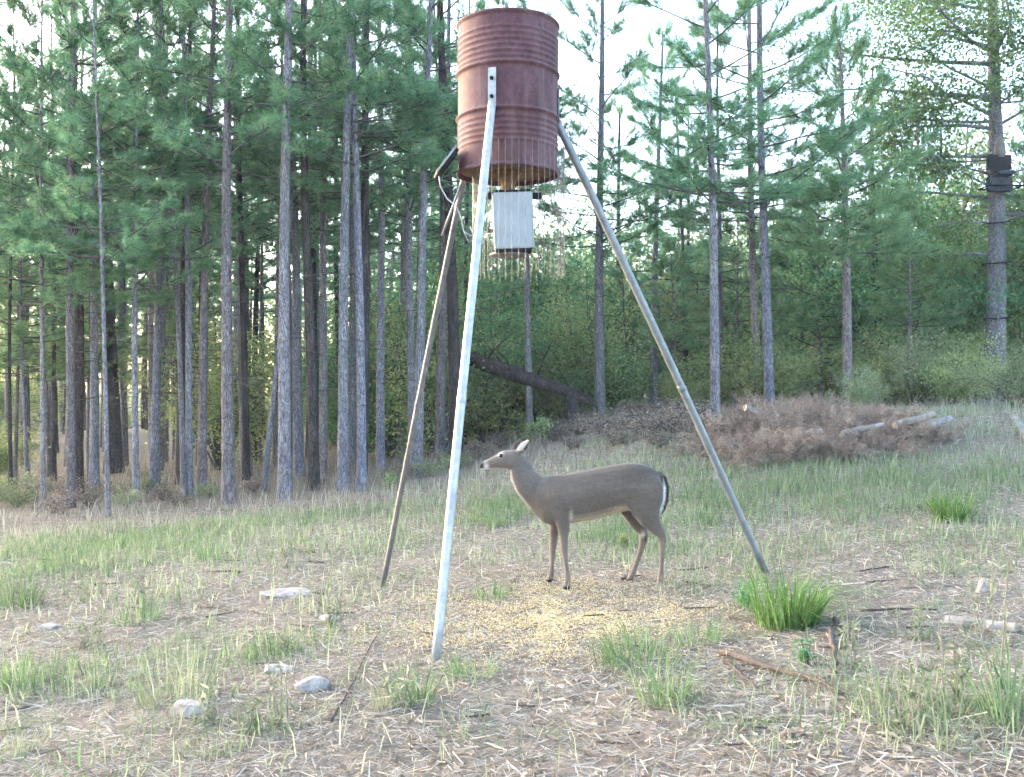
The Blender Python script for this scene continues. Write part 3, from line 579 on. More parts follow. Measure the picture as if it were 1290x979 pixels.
# ================================================================ TREES
def pine_branches(rng, H, cb, Rc, nb, K, low_dead=16, needle=.175, wid=.0095):
    wood = MB(); TP = []; TD = []
    for i in range(nb):
        t = ((i + rng.random()) / nb) ** 1.6; h = cb + (H - cb) * t; az = i * 2.4 + rng.normal(0, .35)
        L_ = Rc * ((1 - t) ** .75) * rng.uniform(.55, 1.1) + .3; el = R(rng.uniform(-8, 12) + 55 * t ** 1.5)
        d = np.array([math.cos(az) * math.cos(el), math.sin(az) * math.cos(el), math.sin(el)])
        k = 6; us = np.linspace(0, 1, k); curl = rng.uniform(-.05, .28)
        pts = np.array([0, 0, h]) + np.outer(us * L_, d) + np.outer(us ** 2 * L_ * curl, [0, 0, 1]) + np.cumsum(rng.normal(0, .02 * L_, (k, 3)), 0) * us[:, None]
        add_tube(wood, pts, np.linspace(.006 + .0075 * L_, .003, k), 5, False)
        nt = int(6 + L_ * 9)
        for j in range(nt):
            s_ = rng.uniform(.28, 1.0) ** .8; p0 = np.array([np.interp(s_, us, pts[:, c]) for c in range(3)])
            a2 = az + rng.choice([-1, 1]) * rng.uniform(.3, 1.1); e2 = el + rng.uniform(-.1, .7)
            d2 = np.array([math.cos(a2) * math.cos(e2), math.sin(a2) * math.cos(e2), math.sin(e2)]); l2 = rng.uniform(.12, .5) * (1.25 - .7 * s_)
            p1 = p0 + d2 * l2; add_tube(wood, [p0, (p0 + p1) / 2 + rng.normal(0, .01, 3), p1], [.006, .005, .003], 3, False)
            TP.append(p1); TD.append(nrm(d2 + [0, 0, .3]))
            if l2 > .3: TP.append((p0 + p1) / 2); TD.append(nrm(d2 + [0, 0, .5]))
        TP.append(pts[-1]); TD.append(nrm(pts[-1] - pts[-2] + np.array([0, 0, .05])))
    for i in range(low_dead):
        h = rng.uniform(.3, max(.5, cb + .3)) if cb < 2 else rng.uniform(1.2, cb + .3); az = rng.uniform(0, 6.3); L_ = rng.uniform(.15, 1.0); d = np.array([math.cos(az), math.sin(az), rng.uniform(-.25, .3)])
        pts = np.array([0, 0, h]) + np.outer(np.linspace(0, 1, 4) * L_, d) + rng.normal(0, .03, (4, 3)) * np.linspace(0, 1, 4)[:, None]
        add_tube(wood, pts, np.linspace(.008, .002, 4), 4, False)
    TP = np.array(TP); TD = np.array(TD); n = len(TP)
    P = np.repeat(TP, K, 0); D = np.repeat(TD, K, 0); N_ = n * K
    r_ = nrm(rng.normal(0, 1, (N_, 3))); perp = nrm(r_ - D * np.sum(r_ * D, 1, keepdims=True)); an = rng.uniform(.25, 1.35, N_)[:, None]
    nd_ = D * np.cos(an) + perp * np.sin(an); ln = rng.uniform(.6, 1.1, N_)[:, None] * needle; b0 = P - D * rng.uniform(0, .16, N_)[:, None]
    sd_ = nrm(np.cross(nd_, rng.normal(0, 1, (N_, 3)))) * wid / 2
    tip = b0 + nd_ * ln - np.array([0, 0, 1]) * ln * .12
    V = np.stack([b0 - sd_, b0 + sd_, tip], 1).reshape(-1, 3)
    tone = np.clip(np.repeat(rng.normal(.42, .2, n), K) + rng.normal(0, .12, N_), 0, 1)
    cr = MB(); cr.add(V, np.arange(N_ * 3).reshape(-1, 3), np.repeat(tone, 3))
    return wood, cr
PV = []      # crown variants: (H, branch mesh, crown mesh)
for k, (H, cb, Rc, nb, K) in enumerate([(11.0, 4.8, 1.5, 30, 36), (11.0, 5.4, 1.4, 28, 36), (10.5, 3.6, 1.6, 36, 36), (10.5, 3.6, 1.9, 40, 36), (11.5, 5.8, 1.4, 26, 36), (10.5, 3.2, 1.6, 36, 36)]):
    wd, cr = pine_branches(np.random.default_rng(100 + k), H, cb, Rc, nb, K)
    PV.append((H, wd.mesh('pine_branches', M['twig']), cr.mesh('pine_crown', M['needle'], False)))
FV = []      # the same pines for the far rows, with coarser tufts
for k, (H, cb, Rc, nb) in enumerate([(11.0, 5.0, 1.4, 26), (11.0, 5.8, 1.3, 24), (10.5, 4.2, 1.5, 28), (10.5, 3.8, 1.7, 32), (11.5, 6.4, 1.3, 22), (10.5, 3.2, 1.5, 32)]):
    wd, cr = pine_branches(np.random.default_rng(120 + k), H, cb, Rc, nb, 13, needle=.19, wid=.021)
    FV.append((H, wd.mesh('pine_branches', M['twig']), cr.mesh('pine_crown', M['needle'], False)))
SV = []      # small young pines, branches to near the ground
for k, (H, cb, Rc, nb, K) in enumerate([(5.6, 2.3, 1.15, 44, 33), (4.2, .8, 1.1, 40, 33), (3.2, .4, .9, 34, 30)]):
    wd, cr = pine_branches(np.random.default_rng(140 + k), H, cb, Rc, nb, K, low_dead=5)
    SV.append((H, wd.mesh('pine_branches', M['twig']), cr.mesh('pine_crown', M['needle_young'], False)))

def trunk_mesh(rng, H, r0, m, n=14, k=26, wob=.05, top=.25, flare=.28):
    us = np.linspace(0, 1, k) ** 1.35; zz = us * H - .15 * (us == 0)
    ph = rng.uniform(0, 6.3, 4); wx = wob * np.sin(2.2 * zz / 4 + ph[0]) * us ** .5; wy = wob * np.sin(2.6 * zz / 4 + ph[1]) * us ** .5
    r = r0 * (1 - (1 - top) * us) * (1 + flare * np.exp(-np.maximum(zz, 0) / .22)); mb = MB()
    rnd = rng.normal(0, .025, (k, n)) + .05 * np.sin(np.arange(n) / n * 2 * np.pi * 2 + ph[2])[None]
    add_tube(mb, np.stack([wx - wx[0], wy - wy[0], zz], -1), r, n, True, rnd=rnd)
    return mb.mesh('pine_trunk', m)
def tree(name, base, H, r0, var, label, group, rng, lean=(0, 0), bark=None, wob=.05, crown=True, cat='tree', cscale=None, n=14, flare=.28):
    o = bpy.data.objects.new(name, None); C.objects.link(o); o.location = [float(q) for q in base]
    o.rotation_euler = (lean[1], lean[0], 0) if lean != (0, 0) else (rng.normal(0, .016), rng.normal(0, .02), rng.uniform(0, 6.28))
    tag(o, label, cat, group)
    link('trunk', trunk_mesh(rng, H, r0, bark or M['bark'], n=n, wob=wob, flare=flare), o)
    if crown and var is not None:
        k = H / var[0]; rz = rng.uniform(0, 6.28)
        ks = k if cscale is None else (k * cscale, k * cscale, k)
        link('branches', var[1], o, rot=(0, 0, rz), scale=ks)['kind'] = 'stuff'; link('crown', var[2], o, rot=(0, 0, rz), scale=ks)['kind'] = 'stuff'
    return o
rng = np.random.default_rng(77)
placed = []
def hero(pxb, pyb, pxt, pyt, wpx, label, group=None, var=0, H=12.5, bark=None, name='pine_tree', crown=True, wob=.04, V=PV, flare=.28):
    if V is PV and H > 9: H *= .87
    b = G(pxb, pyb); D = b[1]; r0 = wpx * D / F / 2
    top = at(pxt, pyt, D); h = top[2] - b[2]; lean = math.atan2(top[0] - b[0], h)
    placed.append(b[:2])
    return tree(name, b, H, r0, V[var] if crown else None, label, group, rng, (lean, rng.normal(0, .01)), bark, wob, crown, flare=flare)
# front row of the stand, hand placed: base pixel, a second point up the trunk, width in pixels
g_row = 'pines along the edge of the dense stand'
hero(288, 634, 287, 40, 17, 'thick pale barked pine at the stand edge beside a leaning thinner pine', None, 0)
hero(253, 622, 268, 30, 12, 'pine leaning slightly toward the thick pale pine beside it', None, 1)
hero(358, 632, 364, 10, 16, 'thick pale pine standing alone at the stand edge with plated bark', None, 4)
hero(432, 622, 440, 0, 14, 'first of two pines standing close together behind the weathered feeder leg', None, 1)
hero(455, 618, 447, 0, 13, 'second of two pines standing close together, nearer the weathered feeder leg', None, 0)
hero(89, 640, 89, 20, 12, 'grey pine with low green needle tufts near the dark thick snag', None, 2)
hero(143, 596, 140, 330, 22, 'thick dark blackened snag standing inside the pine stand', None, 0, 6.5, M['bark_dark_shade'], 'dead_snag', False)
hero(136, 652, 127, 330, 6.5, 'thin pale sapling pole standing in front of the thick dark snag', None, 0, 8, None, 'pine_sapling')
hero(36, 618, 24, 350, 6, 'thin pale sapling pole curving out of dry undergrowth', None, 2, 8, None, 'pine_sapling')
hero(756, 528, 756, 10, 14, 'pine with open spreading branches behind the deer beyond dead brush', None, 3, 12)
hero(668, 549, 664, 320, 9.5, 'slim pine crossed by the dark fallen trunk', None, 1, 12)
hero(955, 515, 946, 190, 10.5, 'thinner of twin pines rising from the brush pile', 'twin pines at the brush pile', 2, 12.5)
hero(969, 521, 960, 190, 12.5, 'stouter of twin pines rising from the brush pile', 'twin pines at the brush pile', 3, 12.0)
hero(1068, 515, 1060, 86, 13, 'short young pine with its whole pointed crown clear against the sky', None, 0, 6.6, None, 'pine_tree', True, .03, SV)
hero(901, 528, 895, 160, 13, 'stout pine behind the grey feeder leg beside a close slimmer pine', None, 3, 12.0)
hero(907, 512, 905, 160, 8, 'slimmer pine standing close behind a stout pine near the grey feeder leg', None, 5, 11)
hero(823, 516, 830, 200, 10.5, 'dark barked pine between the open branched pine and the grey feeder leg', None, 2, 10.5)
EDGE = {172: 'slim pale pine between the thick dark snag and the leaning thin pine', 195: 'dark footed pine standing next to the slim pale pine past the snag', 232: 'thin pine leaning strongly among upright trunks near the dark snag', 238: 'upright pine trunk half hidden behind the strongly leaning thin pine',
        480: 'straight pine between the close pair and the weathered feeder leg, set slightly back', 505: 'straight slim pine crossed low by the weathered feeder leg', 525: 'pine with a leaning top directly behind the weathered feeder leg', 560: 'stout pine seen between the weathered leg and the bright leg', 118: 'dim pine just beside the thick dark snag, on its outer side',
        405: 'thin pale pine between the lone thick pine and the close pair', 54: 'thin dark pole pine in the dry undergrowth near the curving sapling', 377: 'shaded pine right behind the lone thick pale pine'}
for (a, b, c, d, w_, va, hh) in [(172, 632, 170, 330, 8, 3, 11), (195, 622, 200, 330, 12, 4, 12), (232, 626, 211, 110, 8, 1, 11), (480, 592, 478, 60, 11.5, 4, 13), (505, 577, 512, 90, 11.5, 0, 12.5), (525, 602, 541, 90, 13, 1, 13), (560, 572, 564, 280, 13.5, 4, 13),
                        (118, 615, 117, 330, 13, 4, 12), (405, 602, 405, 330, 7.5, 4, 12), (54, 643, 53, 400, 7, 2, 9), (377, 600, 372, 330, 14, 1, 12), (238, 625, 236, 330, 10, 4, 12)]:
    hero(a, b, c, d, w_, EDGE[a], g_row, va, hh)
for (a, b, c, d, w_, va, hh) in [(311, 588, 307, 330, 9.5, 4, 13), (328, 585, 328, 330, 5.5, 4, 11), (332, 618, 343, 500, 7, 4, 11), (396, 582, 396, 330, 12, 1, 13), (97, 592, 96, 330, 9, 1, 12), (68, 606, 68, 400, 6.5, 4, 11), (14, 625, 14, 400, 5.5, 4, 10), (578, 545, 578, 300, 14, 4, 13),
                        (596, 545, 594, 420, 13, 1, 13), (780, 509, 780, 400, 10, 4, 11), (865, 506, 866, 300, 6.5, 4, 9), (1097, 500, 1097, 400, 10, 4, 9), (1132, 498, 1130, 330, 10, 1, 9), (1173, 498, 1163, 300, 10.5, 4, 10), (1189, 496, 1187, 330, 10, 4, 10), (1205, 496, 1212, 300, 7, 4, 10)]:
    hero(a, b, c, d, w_, 'dark shaded pine trunk deeper in the woods', 'shaded pines deeper in the woods', va, hh, M['bark'] if rng.random() < .5 else M['bark_dark_shade'])  # shade of the woods is put into the darker bark colour
# background pines on a jittered scatter
hp = list(placed); nbg = 0; rng2 = random.Random(5)
def ok(x, y, dmin): return all((x - a) ** 2 + (y - b) ** 2 > dmin * dmin for a, b in hp)
tries = 0
while nbg < 190 and tries < 12000:
    tries += 1
    y = rng2.uniform(14.5, 52); x = rng2.uniform(-1, 1) * (y * .56 + 2.5); px = CX + x / y * F
    left = px < 600
    if left:
        if y < 15.5 or not ok(x, y, .95) or rng2.random() < (y - 15) / 55: continue
        H = rng2.uniform(9.0, 12.0); v = rng2.choice([0, 1, 1, 4, 4, 2])
    else:
        if y < 19 or not ok(x, y, 2.2): continue
        if rng2.random() < .72 or (px < 770 and y < 22): continue
        if 985 < px < 1100: H = min(rng2.uniform(3.2, 4.6), (CY - 340) / F * y + .6)
        else: H = rng2.uniform(6.2, 9.0)
        v = rng2.choice([2, 3, 5])
    hp.append((x, y)); nbg += 1
    V = FV[v] if H > 5 else SV[1]
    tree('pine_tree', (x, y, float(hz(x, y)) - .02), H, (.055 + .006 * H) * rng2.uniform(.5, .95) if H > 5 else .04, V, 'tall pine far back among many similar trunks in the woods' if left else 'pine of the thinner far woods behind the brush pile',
         'far pines of the dense stand' if left else 'far pines behind the brush pile', rng, bark=M['bark'] if rng2.random() < .45 else M['bark_dark_shade'], n=8)  # darker bark paints in the shade among the far trunks

for (px, py, H, lab) in [(18, 612, 5.2, 'bushy young pine at the shaded end of the stand by the thin curving pole'), (62, 600, 5.6, 'bushy young pine tucked behind the grey pine with low tufts'), (112, 596, 5.0, 'bushy young pine beside the thick dark snag'), (222, 580, 6.0, 'young pine filling the gap behind the leaning pine')]:
    b = G(px, py); tree('young_pine', b, H, .045, SV[0], lab, None, rng)
for i in range(11):
    y = rng2.uniform(18.5, 30); px = [620, 790, 850, 925, 1010, 1035, 1085, 1110, 1150, 1225, 1290][i]; y = max(y, 23.5) if px > 1190 or px < 770 else y; x = (px - CX) / F * y
    H = min(rng2.uniform(3.4, 5.8), (CY - 250) / F * y + .6)
    tree('young_pine', (x, y, float(hz(x, y)) - .02), H, .045, SV[i % 2], 'bushy young pine filling the gaps in the woods behind the clearing', 'young pines in the far woods', rng, n=8)
# ---------------------------------------------------------------- hardwoods and shrubs
def shrub(rng, H, Rx, n_stem, n_leaf, size, m, base_h=.15, clump=.22, spread=1.0, flat=None):
    wood = MB(); ends = []
    for i in range(n_stem):
        az = rng.uniform(0, 6.3); rr = Rx * math.sqrt(rng.random()) * spread; top = np.array([math.cos(az) * rr, math.sin(az) * rr, H * rng.uniform(.45, 1.0) * (1 - .35 * (rr / Rx) ** 2)])
        b0 = np.array([math.cos(az) * .06, math.sin(az) * .06, 0]); us = np.linspace(0, 1, 6)[:, None]
        pts = b0 + (top - b0) * us + np.array([math.cos(az), math.sin(az), 0]) * (-.15 * rr) * np.sin(us * math.pi) + rng.normal(0, .02 * H, (6, 3)) * us
        add_tube(wood, pts, np.linspace(.004 + .006 * H, .003, 6), 5, False)
        for j in range(7):
            s_ = rng.uniform(.3, 1); p0 = np.array([np.interp(s_, us[:, 0], pts[:, c]) for c in range(3)]); e = p0 + rng.normal(0, 1, 3) * np.array([.2, .2, .13]) * (Rx + H) * .35
            e[2] = max(e[2], base_h); add_tube(wood, [p0, (p0 + e) / 2 + rng.normal(0, .02, 3), e], [.005, .004, .002], 3, False); ends += [e, (p0 + e) / 2]
        ends.append(top)
    E = np.array(ends); idx = rng.integers(0, len(E), n_leaf); P = E[idx] + rng.normal(0, clump, (n_leaf, 3)) * [1, 1, .75]; P[:, 2] = np.maximum(P[:, 2], .03)
    et = rng.normal(.45, .2, len(E)); V, Fc = leaf_quads(P, rng.uniform(.6, 1.2, n_leaf) * size, rng, flat)
    lf = MB(); lf.add(V, Fc, np.repeat(np.clip(et[idx] + rng.normal(0, .13, n_leaf), 0, 1), 4))
    return wood.mesh('shrub_stems', M['twig']), lf.mesh('shrub_leaves', m, False)
def put(name, var, base, k, label, cat, group=None, rz=None, parts=('stems', 'foliage')):
    o = bpy.data.objects.new(name, None); C.objects.link(o); o.location = [float(q) for q in base]; o.scale = (k,) * 3 if np.isscalar(k) else k
    o.rotation_euler = (0, 0, rng2.uniform(0, 6.28) if rz is None else rz); tag(o, label, cat, group)
    for nm, me in zip(parts, var): link(nm, me, o)['kind'] = 'stuff'
    return o
srng = np.random.default_rng(9)
SH = {'yellow': shrub(srng, 2.0, 1.1, 12, 5600, .036, M['leaf_yellow'], clump=.15), 'green': shrub(srng, 2.2, 1.3, 13, 7000, .036, M['leaf_green'], clump=.16), 'olive': shrub(srng, 1.6, 1.1, 12, 5200, .032, M['leaf_olive'], clump=.14),
      'low': shrub(srng, .9, .8, 12, 1800, .035, M['leaf_olive'], .05, clump=.09), 'dead': shrub(srng, .75, .75, 20, 1000, .034, M['leaf_dead'], .02, clump=.11), 'tall': shrub(srng, 4.2, 1.7, 16, 11000, .040, M['leaf_yellow'], clump=.21), 'tallgreen': shrub(srng, 4.6, 1.8, 16, 12000, .040, M['leaf_green'], clump=.21)}
# understory in the right half woods
gU = 'leafy understory shrubs of the far woods'
for i in range(46):
    y = rng2.uniform(18.5, 34); px = rng2.uniform(600, 1330); y = max(y, 22.5) if px > 1190 or px < 770 else y; x = (px - CX) / F * y
    kind = rng2.choice(['yellow', 'yellow', 'olive', 'yellow', 'olive', 'green', 'tall' if px < 980 or px > 1100 else 'yellow'])
    lab = {'yellow': 'yellow green leafy shrub in the woods behind the brush pile', 'olive': 'olive leafy shrub in the woods behind the brush pile', 'green': 'dark green leafy shrub in the woods behind the brush pile', 'tall': 'tall yellow green understory tree in the far woods'}[kind]
    put('understory_shrub', SH[kind], (x, y, float(hz(x, y)) - .03), rng2.uniform(.8, 1.25), lab, 'shrub', {'yellow': 'yellow green understory shrubs', 'olive': 'olive understory shrubs', 'green': 'dark green understory shrubs', 'tall': 'tall understory trees'}[kind])
for i in range(26):
    y = rng2.uniform(20, 45); px = rng2.uniform(-40, 600); x = (px - CX) / F * y
    kind = rng2.choice(['yellow', 'tall', 'yellow', 'tall', 'tallgreen'])
    put('understory_shrub', SH[kind], (x, y, float(hz(x, y)) - .03), rng2.uniform(.8, 1.3), 'leafy shrub glimpsed between trunks inside the dense pine stand', 'shrub', 'shrubs inside the dense stand')
for (px, y, k, kd, lab) in [(1120, 22, 1.45, 'tallgreen', 'leafy green tree behind the far end of the brush pile'), (1165, 24.5, 1.7, 'tall', 'yellow green leafy tree next to the grey hardwood'), (1205, 23.5, 1.5, 'tallgreen', 'leafy green tree crowding the grey hardwood trunk'), (1250, 26, 1.9, 'tallgreen', 'leafy green tree directly behind the grey hardwood trunk'), (1095, 27, 1.5, 'tall', 'yellow green leafy tree behind the short young pine'), (1300, 24, 1.7, 'tall', 'yellow green leafy tree beyond the grey hardwood')]:
    x = (px - CX) / F * y; put('leafy_tree', SH[kd], (x, y, float(hz(x, y)) - .03), k, lab, 'tree')
for i in range(17):
    px = 575 + i * 25.5 + rng2.uniform(-10, 10); y = rng2.uniform(30, 46); x = (px - CX) / F * y; kd = 'tall' if i % 3 else 'tallgreen'
    put('leafy_tree', SH[kd], (x, y, float(hz(x, y)) - .03), rng2.uniform(1.5, 2.0), 'leafy tree of the far woods seen between the pines beyond the fallen trunk', 'tree', 'leafy trees of the far woods')
# dark green evergreen over the fallen trunk
for (px, py, k, lab) in [(625, 540, 1.35, 'dark green leafy shrub growing behind the end of the fallen trunk'), (705, 525, 1.25, 'dense dark green shrub leaning over the middle of the fallen trunk'), (735, 520, 1.0, 'dark green shrub at the broken stump of the fallen trunk')]:
    b = G(px, py); b = np.array([(px - CX) / F * 23.4, 23.4, 0]); put('evergreen_shrub', SH['tallgreen'] if k > 1.3 else SH['green'], (b[0], b[1], hz(b[0], b[1])), (k, k, k * .95), lab, 'shrub')
# roadside band of low yellow-green shrubs at the right edge
for i, (px, py, k) in enumerate([(1000, 505, .8), (1030, 500, .9), (1110, 502, 1.0), (1150, 505, .9), (1200, 503, .9), (1225, 505, .75), (1280, 507, .8), (860, 512, .8), (930, 506, .9), (1090, 512, .6)]):
    b = G(px, py + 6); put('low_shrub', SH['yellow' if i % 3 else 'olive'], b, k * rng2.uniform(.75, 1), 'low bushy shrub growing along the top edge of the clearing', 'shrub', 'low shrubs along the clearing edge')
# dead brush behind the deer
for i, (px, py, k) in enumerate([(700, 556, .75), (730, 548, .85), (760, 552, .9), (790, 545, .9), (815, 552, .8), (845, 545, .9), (865, 538, 1.0), (775, 562, .6), (720, 566, .5), (830, 565, .55), (880, 552, .7), (850, 525, 1.0), (800, 530, .9), (745, 535, .8), (870, 515, 1.0)]):
    put('dead_brush', SH['dead'], G(px, py), (k * .85, k * .85, k * .62), 'tangle of dead brown leafy brush between the deer and the woods', 'brush', 'dead leafy brush heaps')
# undergrowth clumps in front of the left stand
for i, (px, py, k) in enumerate([(20, 640, .5), (70, 648, .5), (110, 640, .45), (160, 640, .4), (205, 632, .4), (505, 605, .45), (545, 600, .4), (600, 580, .5), (630, 565, .5), (5, 628, .6), (45, 632, .55), (140, 630, .5), (185, 622, .5), (225, 640, .35), (90, 628, .6), (265, 628, .35), (320, 620, .35), (395, 615, .35), (575, 590, .4)]):
    put('dry_bush', SH['dead'] if i % 3 else SH['low'], G(px, py), k, 'small dry bush at the foot of the pine stand', 'bush', 'dry bushes at the foot of the stand')
SAP = [shrub(np.random.default_rng(31 + i), .62, .15, 5, 260, .04, M[m], .1, clump=.05) for i, m in enumerate(('leaf_pale', 'leaf_yellow', 'leaf_green'))]
put('leafy_sapling', SAP[1], G(664, 558), 1.0, 'yellow green leafy sapling just behind the head of the deer', 'sapling', parts=('stems', 'leaves'))
put('leafy_sapling', SAP[0], G(684, 560), .95, 'pale green leafy sapling behind the neck of the deer', 'sapling', parts=('stems', 'leaves'))
put('leafy_sapling', SAP[0], G(492, 622), .6, 'small pale green sapling beside the weathered feeder leg', 'sapling', parts=('stems', 'leaves'))
put('leafy_sapling', SAP[2], G(1015, 838), .22, 'tiny green seedling beside the long fallen stick', 'sapling', parts=('stems', 'leaves'))
put('leafy_sapling', SAP[2], G(938, 768), .3, 'small dark green weed beside the big grass clump', 'weed', parts=('stems', 'leaves'))
put('leafy_sapling', SAP[1], G(785, 690), .25, 'small yellow green weed on the ground under the deer', 'weed', parts=('stems', 'leaves'))

# big hardwood with the tree stand
def hardwood():
    b = G(1253, 503); D = b[1]; r0 = 27 * D / F / 2; h_ = np.random.default_rng(4)
    o = tree('hardwood_tree', b, 11, r0, None, 'stout grey hardwood trunk carrying a hunting stand, with broad yellow green crown', None, rng, (R(0.2), 0), M['bark_grey'], .05, False, flare=.15)
    wood = MB(); E = []
    for i in range(44):
        h = h_.uniform(4.6, 10.5) if i > 9 else h_.uniform(3.0, 5.2); az = h_.uniform(0, 6.3) if i > 9 else (h_.uniform(2.3, 3.5) if i < 7 else h_.uniform(-.4, .8)); L_ = h_.uniform(1.6, 3.8) * (1.1 - .5 * h / 11)
        if 9 < i < 22: az = h_.uniform(2.5, 3.7); h = h_.uniform(5.6, 9.0); L_ = h_.uniform(2.4, 4.2)
        d = np.array([math.cos(az), math.sin(az), h_.uniform(.0, .5)]); us = np.linspace(0, 1, 6)[:, None]
        pts = np.array([0, 0, h]) + us * L_ * d + np.cumsum(h_.normal(0, .06 * L_, (6, 3)), 0) * us; add_tube(wood, pts, np.linspace(.012 + .009 * L_, .006, 6), 6, False)
        for j in range(10):
            s_ = h_.uniform(.3, 1); p0 = np.array([np.interp(s_, us[:, 0], pts[:, c]) for c in range(3)]); e = p0 + h_.normal(0, .38, 3); add_tube(wood, [p0, (p0 + e) / 2, e], [.01, .007, .003], 4, False); E += [e, (p0 + e) / 2]
    E = np.array(E); n = 36000; idx = h_.integers(0, len(E), n); P = E[idx] + h_.normal(0, .2, (n, 3)); kp = ~((np.abs(P[:, 0]) < .75) & (P[:, 1] < .3) & (P[:, 2] < 6.2)); P = P[kp]; idx = idx[kp]; n = len(P); V, Fc = leaf_quads(P, h_.uniform(.03, .055, n), h_)
    lf = MB(); et = h_.normal(.55, .2, len(E)); lf.add(V, Fc, np.repeat(np.clip(et[idx] + h_.normal(0, .12, n), 0, 1), 4))
    link('limbs', wood.mesh('hardwood_limbs', M['bark_grey']), o)['kind'] = 'stuff'; link('crown', lf.mesh('hardwood_crown', M['leaf_oak'], False), o)['kind'] = 'stuff'
    # tree stand, hung on the trunk face
    z = lambda py: CAMZ + (CY - py) / F * D - b[2]
    st = bpy.data.objects.new('tree_stand', None); C.objects.link(st); st.location = [float(q) for q in b]; tag(st, 'dark hanging hunting stand strapped high on the grey hardwood trunk', 'tree stand')
    X = lambda px: (px - 1253) / F * D; fy = -r0 - .02
    mb = MB(); add_box(mb, (X(1249), fy - .07, z(209)), (.48, .09, .30), bev=.008); link('seat_back', mb.mesh('seat_back', M['dark'], False), st)
    mb = MB(); add_box(mb, (X(1252), fy - .17, z(224)), (.34, .30, .07), bev=.008); link('seat', mb.mesh('seat', M['camo'], False), st)
    mb = MB(); x0, x1 = X(1226), X(1268); yb = fy - .45
    for p, q in (((x0, fy, 0), (x0, yb, 0)), ((x1, fy, 0), (x1, yb, 0)), ((x0, yb, 0), (x1, yb, 0)), ((x0, fy, 0), (x1, fy, 0))):
        add_tube(mb, [np.array(p) + [0, 0, z(242)], np.array(q) + [0, 0, z(242)]], .018, 8)
    for i in range(1, 9): xx = x0 + (x1 - x0) * i / 9; add_tube(mb, [(xx, fy, z(242)), (xx, yb, z(242))], .007, 6)
    link('platform', mb.mesh('platform', M['dark']), st)
    for xx in (x0 + .03, x1 - .03): mb = MB(); add_tube(mb, [(xx, yb + .05, z(242)), (xx * .6, fy, z(216))], .008, 6); link('support_cable', mb.mesh('support_cable', M['dark']), st)
    mb = MB(); add_box(mb, (X(1250), fy - .06, z(236)), (.50, .12, .30), bev=.01); link('camo_skirt', mb.mesh('camo_skirt', M['camo'], False), st)
    mb = MB(); pts = [(X(1251), fy - .04, z(q)) for q in (203, 196, 188, 180, 177)]; add_tube(mb, pts, [.10, .115, .10, .065, .03], 12); link('hanging_bag', mb.mesh('hanging_bag', M['tan_fabric']), st)
    mb = MB(); th = np.linspace(0, 2 * math.pi, 25); add_tube(mb, [((r0 + .015) * math.cos(t), (r0 + .015) * math.sin(t), z(214)) for t in th], .016, 6, False); link('strap', mb.mesh('strap', M['orange']), st)
    for py in (333, 402, 283):
        s_ = bpy.data.objects.new('climbing_step', None); C.objects.link(s_); s_.location = (b[0], b[1], b[2] + z(py)); tag(s_, {333: 'middle strap-on climbing step on the grey hardwood trunk', 402: 'lowest strap-on climbing step on the grey hardwood trunk', 283: 'top strap-on climbing step on the grey hardwood trunk'}[py], 'climbing step')
        mb = MB(); add_tube(mb, [(-.17, fy - .03, -.02), (0, fy - .05, 0), (.2, fy - .03, .02)], .014, 6); link('rung', mb.mesh('rung', M['dark']), s_)
        mb = MB(); add_tube(mb, [((r0 * 1.02 + .008) * math.cos(t), (r0 * 1.02 + .008) * math.sin(t), 0) for t in th], .010, 5, False); link('strap', mb.mesh('strap', M['dark']), s_)
hardwood()

# fallen dark trunk resting on its broken stump
def fallen():
    st = G(721, 536); D = st[1]; o = bpy.data.objects.new('fallen_trunk', None); C.objects.link(o); o.location = [float(q) for q in st]
    tag(o, 'dark mossy snapped trunk lying slanted off its stump among the pines', 'fallen trunk'); L = lambda p: np.asarray(p) - st; f_ = np.random.default_rng(3)
    pts = [L(at(px, py, D + dd)) for px, py, dd in ((585, 447, .9), (610, 458, .7), (640, 468, .5), (675, 480, .25), (700, 489, .1), (722, 496, 0), (742, 508, -.1))]
    mb = MB(); add_tube(mb, pts, np.array([8, 9.5, 10, 9.5, 8, 7, 3]) * D / F, 12, rnd=f_.normal(0, .06, (7, 12))); link('log', mb.mesh('fallen_log', M['bark_dark_shade']), o)
    mb = MB(); add_tube(mb, [(0, 0, -.1), (0, 0, .1), L(at(721, 510, D)), L(at(720, 494, D))], np.array([8, 7, 6.5, 6]) * D / F, 12, rnd=f_.normal(0, .06, (4, 12))); link('stump', mb.mesh('stump', M['bark_dark_shade']), o)
    mb = MB()
    for i in range(9):
        p0 = pts[f_.integers(0, 6)]; e = p0 + f_.normal(0, .35, 3) + [0, 0, .3]; add_tube(mb, [p0, (p0 + e) / 2 + f_.normal(0, .05, 3), e], [.02, .014, .005], 5, False)
    add_tube(mb, [pts[5], pts[5] + np.array([.3, -.1, -.05]), pts[5] + np.array([.5, -.15, -.3]), pts[5] + np.array([.45, -.2, -.5])], [.05, .04, .03, .015], 7); link('broken_branches', mb.mesh('broken_branches', M['bark_dark_shade']), o)['kind'] = 'stuff'
fallen()

